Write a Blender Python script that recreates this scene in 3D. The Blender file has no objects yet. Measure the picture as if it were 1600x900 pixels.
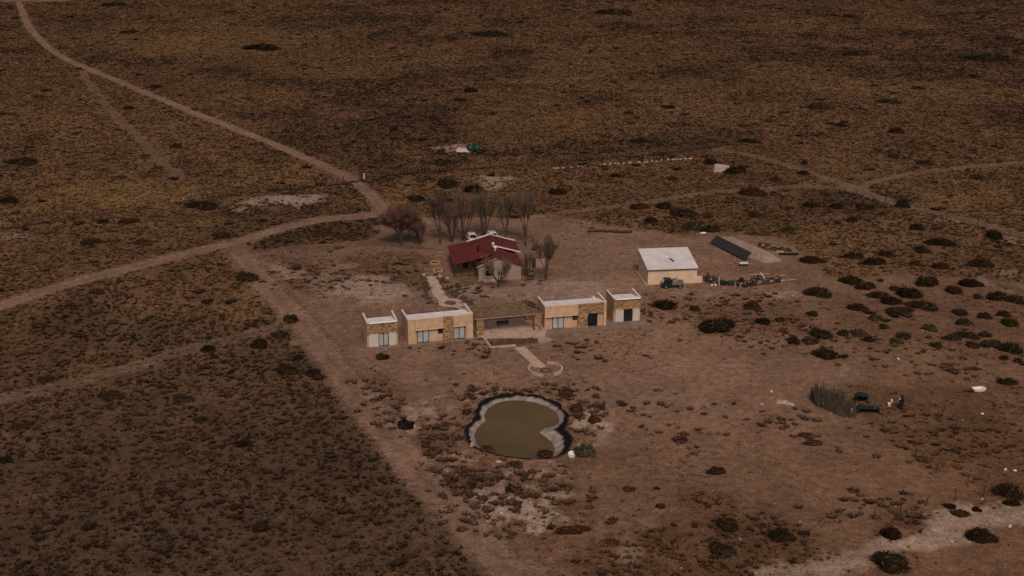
import bpy, bmesh, math, random
import numpy as np
from mathutils import Vector, Matrix, Euler

# ------------------------------------------------------------------ camera, sky, sun, exposure
SC = bpy.context.scene
COL = SC.collection
F_PX, PITCH, CAM_H = 2000.0, math.radians(18.8), 76.0
cam_d = bpy.data.cameras.new('camera')
cam = bpy.data.objects.new('camera', cam_d)
COL.objects.link(cam)
cam.location = (0, 0, CAM_H)
cam.rotation_euler = (math.pi / 2 - PITCH, 0, 0)
cam_d.sensor_width = 36.0
cam_d.lens = 36.0 * F_PX / 1600.0
cam_d.clip_start = 1.0
cam_d.clip_end = 20000.0
SC.camera = cam

SUN_EL, SUN_AZ = math.radians(48), math.radians(172)      # azimuth clockwise from +Y: from behind the camera
world = bpy.data.worlds.new('World')
SC.world = world
world.use_nodes = True
wn = world.node_tree
bg = wn.nodes['Background']
sky = wn.nodes.new('ShaderNodeTexSky')
sky.sky_type = 'NISHITA'
sky.sun_disc = False
sky.sun_elevation = SUN_EL
sky.sun_rotation = SUN_AZ
sky.air_density = 1.0
sky.dust_density = 6.0
sky.ozone_density = 0.6
wn.links.new(sky.outputs[0], bg.inputs[0])
bg.inputs[1].default_value = 0.06
sun_d = bpy.data.lights.new('sun', 'SUN')
sun_d.energy = 1.5
sun_d.angle = math.radians(16)
sun_d.color = (1.0, 0.90, 0.80)
sun = bpy.data.objects.new('sun', sun_d)
COL.objects.link(sun)
sun.rotation_euler = (math.pi / 2 - SUN_EL, 0, math.pi - SUN_AZ)
sun.location = (-60, -40, 200)
vs = SC.view_settings
SC.display_settings.display_device = 'sRGB'
vs.view_transform = 'Standard'
vs.look = 'None'
vs.gamma = 1.0
vs.use_curve_mapping = False
vs.exposure = -0.13

rng = np.random.default_rng(11)
random.seed(5)


def g(x, y, z=0.0):
    """ground point (at height z) seen at a pixel of the 1600x900 photograph"""
    u, v = (x - 800) / F_PX, (y - 450) / F_PX
    cp, sp = math.cos(PITCH), math.sin(PITCH)
    t = (z - CAM_H) / -(sp + v * cp)
    return Vector((u * t, (cp - v * sp) * t, z))


def gp(pts, z=0.0):
    return np.array([g(a, b, z)[:2] for a, b in pts])


def pxm(y):
    """pixels per metre across the view at a photo row"""
    return F_PX * (math.sin(PITCH) + (y - 450) / F_PX * math.cos(PITCH)) / CAM_H


# ------------------------------------------------------------------ numpy noise
def vnoise(x, y, s, seed):
    x = np.asarray(x) / s
    y = np.asarray(y) / s
    xi = np.floor(x).astype(np.int64)
    yi = np.floor(y).astype(np.int64)
    fx, fy = x - xi, y - yi
    fx = fx * fx * (3 - 2 * fx)
    fy = fy * fy * (3 - 2 * fy)

    def h(a, b):
        n = (a * 374761393 + b * 668265263 + seed * 982451653) & 0xFFFFFFFF
        n = ((n ^ (n >> 13)) * 1274126177) & 0xFFFFFFFF
        return ((n ^ (n >> 16)) & 0xFFFF) / 65535.0
    a = h(xi, yi) * (1 - fx) + h(xi + 1, yi) * fx
    b = h(xi, yi + 1) * (1 - fx) + h(xi + 1, yi + 1) * fx
    return a * (1 - fy) + b * fy


def fbm(x, y, s, seed, o=4):
    r, a, t = 0, 1.0, 0
    for i in range(o):
        r = r + a * vnoise(x, y, s, seed + i * 17)
        t += a
        a *= 0.55
        s *= 0.48
    return r / t


def sstep(a, b, x):
    t = np.clip((x - a) / (b - a), 0, 1)
    return t * t * (3 - 2 * t)


def poly_sd(P, x, y):
    """signed distance to polygon, positive inside"""
    x = np.asarray(x, float)
    y = np.asarray(y, float)
    d = np.full(x.shape, 1e18)
    ins = np.zeros(x.shape, bool)
    n = len(P)
    for i in range(n):
        ax, ay = P[i]
        bx, by = P[(i + 1) % n]
        ex, ey = bx - ax, by - ay
        t = np.clip(((x - ax) * ex + (y - ay) * ey) / (ex * ex + ey * ey + 1e-12), 0, 1)
        d = np.minimum(d, (x - ax - t * ex) ** 2 + (y - ay - t * ey) ** 2)
        c = (ay > y) != (by > y)
        with np.errstate(divide='ignore', invalid='ignore'):
            xx = ex * (y - ay) / (ey if abs(ey) > 1e-12 else 1e-12) + ax
        ins ^= c & (x < xx)
    d = np.sqrt(d)
    return np.where(ins, d, -d)


def line_d(P, x, y):
    x = np.asarray(x, float)
    y = np.asarray(y, float)
    d = np.full(x.shape, 1e18)
    for i in range(len(P) - 1):
        ax, ay = P[i]
        ex, ey = P[i + 1][0] - ax, P[i + 1][1] - ay
        t = np.clip(((x - ax) * ex + (y - ay) * ey) / (ex * ex + ey * ey + 1e-12), 0, 1)
        d = np.minimum(d, (x - ax - t * ex) ** 2 + (y - ay - t * ey) ** 2)
    return np.sqrt(d)


def smooth_line(P, n=8):
    """Catmull-Rom through the points"""
    P = [np.array(p, float) for p in P]
    Q = [2 * P[0] - P[1]] + P + [2 * P[-1] - P[-2]]
    out = []
    for i in range(1, len(Q) - 2):
        for k in range(n):
            t = k / n
            out.append(0.5 * ((2 * Q[i]) + (-Q[i - 1] + Q[i + 1]) * t + (2 * Q[i - 1] - 5 * Q[i] + 4 * Q[i + 1] - Q[i + 2]) * t * t
                              + (-Q[i - 1] + 3 * Q[i] - 3 * Q[i + 1] + Q[i + 2]) * t ** 3))
    out.append(P[-1])
    return np.array(out)


def smooth_loop(P, n=6):
    P = [np.array(p, float) for p in P]
    m = len(P)
    out = []
    for i in range(m):
        a, b, c, d = P[i - 1], P[i], P[(i + 1) % m], P[(i + 2) % m]
        for k in range(n):
            t = k / n
            out.append(0.5 * ((2 * b) + (-a + c) * t + (2 * a - 5 * b + 4 * c - d) * t * t + (-a + 3 * b - 3 * c + d) * t ** 3))
    return np.array(out)


# ------------------------------------------------------------------ materials
MATS = {}


def mat(name, col, rough=0.9, var=0.12, scale=1.5, bump=0.0, metallic=0.0, spec=0.3, tint=None, objcol=False, detail=6.0):
    """noisy procedural paint / soil / wood; tint = name of a colour attribute that multiplies the base"""
    if name in MATS:
        return MATS[name]
    m = bpy.data.materials.new(name)
    m.use_nodes = True
    nt = m.node_tree
    b = nt.nodes['Principled BSDF']
    b.inputs['Roughness'].default_value = rough
    b.inputs['Metallic'].default_value = metallic
    b.inputs['Specular IOR Level'].default_value = spec
    tc = nt.nodes.new('ShaderNodeTexCoord')
    no = nt.nodes.new('ShaderNodeTexNoise')
    no.inputs['Scale'].default_value = scale
    no.inputs['Detail'].default_value = detail
    nt.links.new(tc.outputs['Object'], no.inputs['Vector'])
    mr = nt.nodes.new('ShaderNodeMapRange')
    mr.inputs['From Min'].default_value = 0.3
    mr.inputs['From Max'].default_value = 0.7
    mr.inputs['To Min'].default_value = 1 - var
    mr.inputs['To Max'].default_value = 1 + var
    nt.links.new(no.outputs['Fac'], mr.inputs['Value'])
    mul = nt.nodes.new('ShaderNodeMix')
    mul.data_type = 'RGBA'
    mul.blend_type = 'MULTIPLY'
    mul.inputs['Factor'].default_value = 1.0
    nt.links.new(mr.outputs[0], mul.inputs[7])
    mul.inputs[6].default_value = (*col, 1)
    last = mul
    if tint or objcol:
        m2 = nt.nodes.new('ShaderNodeMix')
        m2.data_type = 'RGBA'
        m2.blend_type = 'MULTIPLY'
        m2.inputs['Factor'].default_value = 1.0
        nt.links.new(mul.outputs[2], m2.inputs[6])
        if tint:
            at = nt.nodes.new('ShaderNodeAttribute')
            at.attribute_name = tint
            nt.links.new(at.outputs['Color'], m2.inputs[7])
        else:
            oi = nt.nodes.new('ShaderNodeObjectInfo')
            nt.links.new(oi.outputs['Color'], m2.inputs[7])
        last = m2
    nt.links.new(last.outputs[2], b.inputs['Base Color'])
    if bump:
        bp = nt.nodes.new('ShaderNodeBump')
        bp.inputs['Strength'].default_value = 1.0
        bp.inputs['Distance'].default_value = bump
        n2 = nt.nodes.new('ShaderNodeTexNoise')
        n2.inputs['Scale'].default_value = scale * 3
        n2.inputs['Detail'].default_value = 5
        nt.links.new(tc.outputs['Object'], n2.inputs['Vector'])
        nt.links.new(n2.outputs['Fac'], bp.inputs['Height'])
        nt.links.new(bp.outputs[0], b.inputs['Normal'])
    MATS[name] = m
    return m


M_CREAM = mat('cream_stucco', (0.54, 0.345, 0.225), 0.9, 0.17, 0.8, 0.01)
M_SHEDW = mat('pale_stucco', (0.69, 0.49, 0.345), 0.9, 0.14, 0.7, 0.01)
M_WHITE = mat('white_render', (0.56, 0.47, 0.42), 0.85, 0.07, 0.8)
M_ROOF = mat('roof_membrane', (0.86, 0.765, 0.735), 0.7, 0.15, 0.6)
M_CAP = mat('parapet_cap', (0.74, 0.57, 0.48), 0.8, 0.08, 1.0)
M_STONE = mat('stone_veneer', (0.34, 0.205, 0.115), 0.95, 0.25, 2.5, 0.02, tint='tint')
M_MORTAR = mat('mortar', (0.24, 0.15, 0.085), 0.95, 0.15, 3)
M_DARK = mat('dark_frame', (0.012, 0.011, 0.012), 0.5, 0.1, 2)
M_CURT = mat('curtain_glass', (0.42, 0.41, 0.40), 0.25, 0.12, 1.2, spec=0.5)
M_BGLASS = mat('black_glass', (0.014, 0.014, 0.017), 0.12, 0.3, 0.8, spec=0.5)
M_RED = mat('red_sheet_roof', (0.118, 0.020, 0.015), 0.6, 0.30, 0.45)
M_HOUSEW = mat('house_wall', (0.35, 0.245, 0.195), 0.9, 0.14, 0.7, 0.01)
M_TRIM = mat('white_trim', (0.74, 0.58, 0.52), 0.7, 0.06, 1)
M_CONC = mat('concrete_path', (0.46, 0.31, 0.23), 0.95, 0.18, 1.2, 0.01)
M_CONC2 = mat('grey_concrete', (0.20, 0.145, 0.115), 0.95, 0.2, 0.6, 0.01)
M_WOOD = mat('weathered_wood', (0.20, 0.125, 0.075), 0.9, 0.3, 2.0, 0.01)
M_DWOOD = mat('dark_wood', (0.055, 0.032, 0.02), 0.9, 0.3, 2.0, 0.01)
M_PWOOD = mat('pale_wood', (0.42, 0.30, 0.22), 0.9, 0.25, 2.0)
M_YWOOD = mat('yellow_wood', (0.36, 0.21, 0.10), 0.9, 0.2, 2.0)
M_POST = mat('fence_post', (0.085, 0.048, 0.03), 0.9, 0.3, 2.0)
M_GPOST = mat('grey_post', (0.075, 0.06, 0.048), 0.9, 0.35, 1.5, tint=None)
M_WIRE = mat('fence_wire', (0.10, 0.07, 0.05), 0.6, 0.1, 1, metallic=0.3)
M_BARK = mat('bark', (0.060, 0.038, 0.027), 0.95, 0.3, 2)
M_PBARK = mat('pale_bark', (0.20, 0.14, 0.10), 0.95, 0.3, 2)
M_TWIGR = mat('red_twigs', (0.165, 0.080, 0.056), 0.95, 0.3, 0.6)
M_TWIG = mat('grey_twigs', (0.185, 0.122, 0.086), 0.95, 0.3, 0.6)
M_TWIGD = mat('dark_twigs', (0.105, 0.068, 0.048), 0.95, 0.3, 0.6)
M_BUSH = mat('bush_foliage', (1, 1, 1), 0.95, 0.45, 0.9, objcol=True, spec=0.03)
_nt = M_BUSH.node_tree
_b = _nt.nodes['Principled BSDF']
_src = _b.inputs['Base Color'].links[0].from_socket
_at = _nt.nodes.new('ShaderNodeAttribute')
_at.attribute_name = 'leaf'
_mx = _nt.nodes.new('ShaderNodeMix')
_mx.data_type = 'RGBA'
_mx.blend_type = 'MULTIPLY'
_mx.inputs['Factor'].default_value = 1.0
_nt.links.new(_src, _mx.inputs[6])
_nt.links.new(_at.outputs['Color'], _mx.inputs[7])
_nt.links.new(_mx.outputs[2], _b.inputs['Base Color'])
M_CARW = mat('white_car_paint', (0.66, 0.60, 0.55), 0.3, 0.05, 1, spec=0.5)
M_TYRE = mat('tyre_rubber', (0.015, 0.014, 0.014), 0.9, 0.2, 3)
M_RIM = mat('wheel_rim', (0.35, 0.33, 0.31), 0.4, 0.1, 3, metallic=0.6)
M_LAMP = mat('lamp_glass', (0.55, 0.5, 0.45), 0.15, 0.05, 3, spec=0.6)
M_GREEN = mat('green_plastic', (0.016, 0.045, 0.022), 0.5, 0.3, 1.2)
M_DGREEN = mat('dark_green_paint', (0.014, 0.02, 0.016), 0.5, 0.3, 1.2)
M_GREYM = mat('grey_metal', (0.16, 0.13, 0.11), 0.6, 0.25, 1.5)
M_WHITEP = mat('white_plastic', (0.78, 0.68, 0.62), 0.6, 0.08, 1.5)
M_PV = mat('solar_cell', (0.038, 0.034, 0.030), 0.5, 0.25, 1.5, spec=0.25)
M_BLACK = mat('black_sheet', (0.008, 0.007, 0.007), 0.6, 0.3, 2)
M_ROCKD = mat('dark_rock', (0.075, 0.045, 0.032), 0.95, 0.35, 2, 0.02)
M_ROCKP = mat('pale_rock', (0.40, 0.285, 0.215), 0.95, 0.25, 2, 0.02)
M_RUST = mat('rusty_scrap', (0.07, 0.033, 0.022), 0.85, 0.4, 2)
M_EARTH = mat('grey_earth', (0.31, 0.205, 0.155), 0.95, 0.28, 1.4, 0.05)
M_REED = mat('reed_cover', (0.215, 0.130, 0.070), 0.95, 0.38, 1.8, 0.05)
M_BROWNW = mat('brown_shutter', (0.07, 0.022, 0.014), 0.6, 0.2, 2)


# ------------------------------------------------------------------ mesh helpers
class MB:
    def __init__(self):
        self.v, self.f, self.c = [], [], []

    def quadbox(self, lo, hi, tint=None):
        x0, y0, z0 = lo
        x1, y1, z1 = hi
        n = len(self.v)
        self.v += [(x0, y0, z0), (x1, y0, z0), (x1, y1, z0), (x0, y1, z0), (x0, y0, z1), (x1, y0, z1), (x1, y1, z1), (x0, y1, z1)]
        self.f += [(n, n + 3, n + 2, n + 1), (n + 4, n + 5, n + 6, n + 7), (n, n + 1, n + 5, n + 4), (n + 1, n + 2, n + 6, n + 5),
                   (n + 2, n + 3, n + 7, n + 6), (n + 3, n, n + 4, n + 7)]
        self.c += [tint] * 8
        return self

    def hexa(self, pts):
        """8 points: bottom ring then top ring"""
        n = len(self.v)
        self.v += [tuple(p) for p in pts]
        self.f += [(n, n + 3, n + 2, n + 1), (n + 4, n + 5, n + 6, n + 7), (n, n + 1, n + 5, n + 4), (n + 1, n + 2, n + 6, n + 5),
                   (n + 2, n + 3, n + 7, n + 6), (n + 3, n, n + 4, n + 7)]
        self.c += [None] * 8
        return self

    def prism(self, outline, y0, y1):
        """outline in (x,z), extruded along y"""
        n, k = len(self.v), len(outline)
        self.v += [(a, y0, b) for a, b in outline] + [(a, y1, b) for a, b in outline]
        self.f.append(tuple(range(n, n + k)))
        self.f.append(tuple(range(n + 2 * k - 1, n + k - 1, -1)))
        for i in range(k):
            j = (i + 1) % k
            self.f.append((n + j, n + i, n + k + i, n + k + j))
        self.c += [None] * (2 * k)
        return self

    def slab(self, outline, z0, z1):
        """outline in (x,y), extruded up"""
        n, k = len(self.v), len(outline)
        self.v += [(a, b, z0) for a, b in outline] + [(a, b, z1) for a, b in outline]
        self.f.append(tuple(range(n + k - 1, n - 1, -1)))
        self.f.append(tuple(range(n + k, n + 2 * k)))
        for i in range(k):
            j = (i + 1) % k
            self.f.append((n + i, n + j, n + k + j, n + k + i))
        self.c += [None] * (2 * k)
        return self

    def tube(self, p0, p1, r0, r1=None, s=6, cap=True):
        r1 = r0 if r1 is None else r1
        p0, p1 = Vector(p0), Vector(p1)
        d = (p1 - p0)
        if d.length < 1e-6:
            return self
        d.normalize()
        a = d.orthogonal().normalized()
        b = d.cross(a)
        n = len(self.v)
        for p, r in ((p0, r0), (p1, r1)):
            for i in range(s):
                t = 2 * math.pi * i / s
                self.v.append(tuple(p + a * (r * math.cos(t)) + b * (r * math.sin(t))))
        for i in range(s):
            j = (i + 1) % s
            self.f.append((n + i, n + j, n + s + j, n + s + i))
        if cap:
            self.f.append(tuple(range(n + s - 1, n - 1, -1)))
            self.f.append(tuple(range(n + s, n + 2 * s)))
        self.c += [None] * (2 * s)
        return self

    def lump(self, c, r, seg=8, rings=5, jit=0.2, rnd=random, bottom=-0.3):
        """uneven stone / mound"""
        n = len(self.v)
        for k in range(rings + 1):
            ph = math.pi / 2 - (math.pi / 2 - math.asin(bottom)) * k / rings
            for i in range(seg):
                t = 2 * math.pi * (i + 0.5 * (k % 2)) / seg
                q = 1 + rnd.uniform(-jit, jit)
                self.v.append((c[0] + r[0] * q * math.cos(ph) * math.cos(t), c[1] + r[1] * q * math.cos(ph) * math.sin(t), c[2] + r[2] * q * math.sin(ph)))
        for k in range(rings):
            for i in range(seg):
                j = (i + 1) % seg
                self.f.append((n + k * seg + i, n + (k + 1) * seg + i, n + (k + 1) * seg + j, n + k * seg + j))
        self.c += [None] * (seg * (rings + 1))
        return self

    def mesh(self, name, m, smooth=False):
        me = bpy.data.meshes.new(name)
        me.from_pydata(self.v, [], self.f)
        me.materials.append(m)
        if any(c is not None for c in self.c):
            at = me.color_attributes.new('tint', 'FLOAT_COLOR', 'POINT')
            for i, c in enumerate(self.c):
                c = c or (1, 1, 1)
                at.data[i].color = (*c, 1)
        if smooth:
            me.polygons.foreach_set('use_smooth', [True] * len(me.polygons))
        me.update()
        return me

    def build(self, name, m, parent=None, smooth=False, bevel=0, **kw):
        o = bpy.data.objects.new(name, self.mesh(name, m, smooth))
        COL.objects.link(o)
        if parent:
            o.parent = parent
        if bevel:
            b = o.modifiers.new('bevel', 'BEVEL')
            b.width = bevel
            b.segments = 2
        for k, v_ in kw.items():
            o[k] = v_
        return o


def np_mesh(name, v, f, m, smooth=False):
    """fast mesh from arrays; f is (n,3) or (n,4)"""
    me = bpy.data.meshes.new(name)
    v = np.asarray(v, np.float32)
    f = np.asarray(f, np.int32)
    k = f.shape[1]
    me.vertices.add(len(v))
    me.vertices.foreach_set('co', v.ravel())
    me.loops.add(f.size)
    me.loops.foreach_set('vertex_index', f.ravel())
    me.polygons.add(len(f))
    me.polygons.foreach_set('loop_start', np.arange(0, f.size, k, dtype=np.int32))
    me.polygons.foreach_set('loop_total', np.full(len(f), k, np.int32))
    if smooth:
        me.polygons.foreach_set('use_smooth', np.ones(len(f), bool))
    me.materials.append(m)
    me.update(calc_edges=True)
    return me


def link(name, me, parent=None, loc=None, rz=None, scale=None, **kw):
    o = bpy.data.objects.new(name, me)
    COL.objects.link(o)
    if parent:
        o.parent = parent
    if loc is not None:
        o.location = loc
    if rz is not None:
        o.rotation_euler = (0, 0, rz)
    if scale is not None:
        o.scale = scale
    for k, v_ in kw.items():
        o[k] = v_
    return o


def thing(name, loc, rz, label, category, group=None):
    o = bpy.data.objects.new(name, None)
    o.empty_display_size = 0.5
    COL.objects.link(o)
    o.location = loc
    o.rotation_euler = (0, 0, rz)
    o['label'] = label
    o['category'] = category
    if group:
        o['group'] = group
    return o


def tag(o, label, category, group=None):
    o['label'] = label
    o['category'] = category
    if group:
        o['group'] = group
    return o


ORD = ['leftmost', 'second', 'third', 'fourth', 'fifth', 'sixth', 'seventh', 'eighth', 'ninth', 'tenth', 'eleventh', 'twelfth', 'thirteenth', 'fourteenth', 'fifteenth', 'sixteenth']

# ------------------------------------------------------------------ layout of the place (tracks, bare yard, pond)
TRACKS = [  # name, label part, photo points, width m, strength
    ('dirt_road', [(22, -12), (32, 10), (48, 45), (92, 86), (180, 125), (300, 175), (420, 222), (515, 264), (552, 283), (585, 310), (603, 336)], 3.3, 1.0),
    ('dirt_road', [(-60, 500), (0, 478), (100, 446), (200, 420), (300, 394), (370, 378), (440, 357), (500, 344), (560, 338), (604, 336), (660, 345), (720, 352)], 4.3, 1.0),
    ('dirt_track', [(366, 384), (385, 408), (420, 450), (470, 502), (520, 565), (575, 640), (640, 722), (715, 805), (800, 900), (830, 935)], 5.0, 1.0),
    ('dirt_track', [(385, 396), (470, 388), (560, 381), (640, 385), (690, 392)], 3.6, 0.55),
    ('faint_track', [(-40, 635), (20, 618), (100, 603), (200, 575), (300, 546), (400, 520), (476, 500)], 3.6, 0.45),
    ('faint_track', [(128, 112), (150, 145), (185, 185), (220, 218), (250, 250), (285, 278)], 2.4, 0.5),
    ('faint_track', [(1120, 232), (1200, 250), (1290, 278), (1380, 312), (1450, 330), (1530, 350), (1640, 378)], 3.0, 0.62),
    ('faint_track', [(1330, 296), (1400, 276), (1500, 263), (1640, 250)], 2.4, 0.55),
    ('faint_track', [(840, 338), (900, 330), (1000, 318), (1100, 302), (1180, 296), (1260, 292), (1330, 296)], 2.6, 0.55),
    ('dirt_road', [(-80, 1), (30, 1.5), (95, 1)], 9.0, 0.9),
]
TR_W = [(n, smooth_line(gp(p)), w, s) for n, p, w, s in TRACKS]
YARD = gp([(372, 398), (470, 392), (560, 386), (585, 372), (600, 352), (660, 346), (760, 340), (860, 335), (960, 352), (1080, 370), (1100, 360), (1230, 370), (1270, 405), (1300, 430), (1420, 428),
           (1640, 445), (1660, 640), (1680, 980), (850, 980),
           (740, 840), (650, 735), (560, 620), (465, 498)])
BRUSH = [  # photo polygon, density
    ([(415, 402), (640, 398), (668, 410), (660, 440), (600, 450), (560, 470), (500, 470), (455, 445)], 0.55),
    ([(1020, 462), (1250, 462), (1300, 500), (1290, 540), (1080, 535), (1030, 500)], 0.5),
    ([(1240, 470), (1640, 450), (1640, 570), (1430, 560), (1260, 545)], 0.22),
    ([(1330, 600), (1640, 600), (1640, 760), (1520, 750), (1400, 700), (1350, 660)], 0.45),
    ([(680, 610), (730, 600), (900, 602), (950, 640), (940, 700), (900, 730), (760, 735), (690, 690)], 0.30),
    ([(570, 590), (620, 620), (720, 730), (860, 760), (980, 800), (860, 930), (840, 920), (700, 760), (600, 640)], 0.62),
    ([(850, 840), (980, 798), (1100, 788), (1310, 815), (1300, 880), (1250, 930), (830, 930)], 1.0),
    ([(1380, 790), (1640, 745), (1640, 790), (1420, 840), (1370, 850)], 0.7),
    ([(670, 430), (760, 440), (740, 490), (700, 490)], 0.5),
    ([(1000, 680), (1120, 660), (1100, 790), (900, 800), (900, 760)], 0.12),
    ([(860, 336), (1090, 300), (1240, 360), (1100, 362), (960, 352)], 0.55),
    ([(850, 540), (1010, 520), (1010, 560), (880, 570)], 0.16),
]
BR_W = [(gp(p), d) for p, d in BRUSH]
PALE = [  # photo ellipses: x, y, rx, ry, strength
    (440, 314, 62, 12, 0.8), (590, 448, 78, 24, 0.75), (520, 425, 40, 14, 0.35), (770, 283, 34, 14, 0.6), (722, 229, 36, 8, 0.65),
    (812, 808, 60, 46, 0.9), (770, 770, 36, 24, 0.55), (912, 676, 28, 30, 0.9), (640, 655, 30, 34, 0.6), (600, 618, 18, 24, 0.5), (860, 455, 110, 18, 0.5), (715, 715, 36, 18, 0.45), (850, 735, 50, 12, 0.4), (745, 620, 30, 10, 0.35),
    (1215, 465, 36, 12, 0.4), (28, 370, 28, 6, 0.5), (740, 455, 80, 20, 0.45), (1560, 440, 50, 12, 0.35), (960, 880, 40, 20, 0.35), (1300, 590, 70, 14, 0.12)]
PALE_W = []
for px_, py_, rx_, ry_, s_ in PALE:
    c_ = g(px_, py_)
    PALE_W.append((c_.x, c_.y, rx_ / pxm(py_), (g(px_, py_ - ry_).y - g(px_, py_ + ry_).y) / 2, s_))
STREAKS = [(smooth_line(gp([(1210, 905), (1290, 885), (1380, 862), (1470, 835), (1540, 810), (1640, 795)])), 2.9, 0.7),
           (smooth_line(gp([(1320, 288), (1400, 318), (1480, 345), (1600, 382)])), 1.6, 0.35),
           (smooth_line(gp([(430, 402), (470, 440), (520, 470)])), 1.5, 0.3)]
YELLOW = [(200, 300, 150, 34, 0.9), (430, 265, 120, 20, 0.6), (370, 345, 80, 14, 0.7), (400, 470, 60, 30, 0.8), (630, 300, 60, 26, 0.5), (1350, 260, 130, 40, 0.5), (1500, 310, 110, 22, 0.8),
          (300, 60, 220, 30, 0.5), (870, 190, 60, 16, 0.5), (1100, 120, 400, 50, 0.25), (1420, 655, 60, 24, 0.6), (1130, 540, 90, 20, 0.35), (1200, 380, 160, 36, 0.35)]
YEL_W = []
for px_, py_, rx_, ry_, s_ in YELLOW:
    c_ = g(px_, py_)
    YEL_W.append((c_.x, c_.y, rx_ / pxm(py_), (g(px_, py_ - ry_).y - g(px_, py_ + ry_).y) / 2, s_))

# pond outline: where the water meets the lined bank
WZ = -0.6


def pz(x, y):
    return (680 + x / 5.0, 560 + y / 5.0)


far_pts = [(305, 610), (322, 560), (350, 520), (392, 487), (382, 440), (430, 378), (520, 338), (640, 328), (760, 340), (860, 370), (930, 410), (966, 455), (962, 502), (915, 532),
           (850, 545), (815, 577), (850, 605), (895, 640), (927, 690)]
near_pts = [(930, 745), (860, 772), (780, 776), (700, 772), (600, 762), (490, 742), (400, 715), (335, 675)]
pond_px = [tuple(g(*pz(*p), WZ)[:2]) for p in far_pts] + [(g(*pz(*p), 0)[0], g(*pz(*p), 0)[1] + 0.9) for p in near_pts]
POND = smooth_loop(pond_px, 5)
BANK = 1.18
WIDE = g(872, 683)


def pond_d(x, y):
    """distance outside the waterline, metres (negative in the water)"""
    d = -poly_sd(POND, x, y)
    w = np.exp(-((np.asarray(x) - WIDE.x) ** 2 / 6.0 + (np.asarray(y) - WIDE.y) ** 2 / 14.0))      # broader shelf on the right
    return np.where(d > 0, d / (1 + 2.0 * w), d)


PC = POND.mean(0)


def ground_z(x, y):
    x = np.asarray(x, float)
    y = np.asarray(y, float)
    z = np.zeros(x.shape)
    near = (np.abs(x - PC[0]) < 16) & (np.abs(y - PC[1]) < 20)
    if near.any():
        d = pond_d(x[near], y[near])
        z[near] = np.where(d < BANK, np.maximum((d - BANK) * 1.3, -2.6), 0)
    return z


def ell(W, x, y):
    r = np.zeros(np.shape(x))
    for cx, cy, a, b, s in W:
        q = np.sqrt(((x - cx) / a) ** 2 + ((y - cy) / b) ** 2)
        r = np.maximum(r, s * (1 - sstep(0.55, 1.15, q)))
    return r


def place_masks(x, y):
    """what the ground is at world points: bare soil, vegetation density, pale soil, yellow grass, road"""
    n1 = fbm(x, y, 9.0, 1) - 0.5
    n2 = fbm(x, y, 2.2, 2) - 0.5
    n3 = fbm(x, y, 60.0, 3, 3)
    yd = poly_sd(YARD, x + n1 * 5, y + n1 * 5)
    bare = sstep(-1.5, 1.5, yd + n1 * 8 + n2 * 3)
    veg = 1 - bare
    for P, d in BR_W:
        k = sstep(-3.5, 4.5, poly_sd(P, x, y) + n1 * 16 + n2 * 5)
        veg = np.maximum(veg, k * d)
    road = np.zeros(np.shape(x))
    for nme, P, w, s in TR_W:
        dd = line_d(P, x, y) + n2 * 1.6 + n1 * 1.0
        road = np.maximum(road, s * (1 - sstep(w * 0.42, w * 0.72, dd)))
    pale = ell(PALE_W, x + n2 * 9 + n1 * 12, y + n2 * 9 + n1 * 18)
    for P, w, s in STREAKS:
        pale = np.maximum(pale, s * (1 - sstep(w * 0.4, w, line_d(P, x, y) + n1 * 7 + n2 * 5)) * (0.55 + 0.7 * fbm(x, y, 4.0, 66, 3)))
    yel = np.clip(ell(YEL_W, x + n1 * 20, y + n1 * 26) + (n3 - 0.5) * 1.2, 0, 1)
    veg = veg * (1 - np.clip(road * 1.9, 0, 1)) * (1 - 0.75 * sstep(0.2, 0.6, pale))
    return bare, veg, pale, yel, road, n1, n2, n3


# ------------------------------------------------------------------ ground sheet
def axis(segs):
    out = []
    for a, b, d in segs:
        out.append(np.arange(a, b, d))
    return np.concatenate(out + [np.array([segs[-1][1]])])


gx = axis([(-9000, -1500, 1500), (-1500, -360, 60), (-360, -110, 2.2), (-110, -14, 0.85), (-14, 16, 0.5), (16, 110, 0.85), (110, 360, 2.2), (360, 1500, 60), (1500, 9000, 1500)])
gy = axis([(-1500, 90, 159), (90, 145, 0.8), (145, 190, 0.5), (190, 300, 0.8), (300, 460, 1.6), (460, 800, 3.2), (800, 2000, 60), (2000, 14000, 1500)])
GX, GY = np.meshgrid(gx, gy)
fx_, fy_ = GX.ravel(), GY.ravel()
GZ = ground_z(fx_, fy_)
bare, veg, pale, yel, road, n1, n2, n3 = place_masks(fx_, fy_)
C_FIELD = np.array((0.158, 0.080, 0.040))
C_BARE = np.array((0.222, 0.125, 0.081))
C_PALE = np.array((0.42, 0.285, 0.215))
C_YEL = np.array((0.205, 0.112, 0.046))
C_DARK = np.array((0.055, 0.034, 0.020))


def mixc(a, b, t):
    return a + (b - a) * t[:, None]


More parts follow.
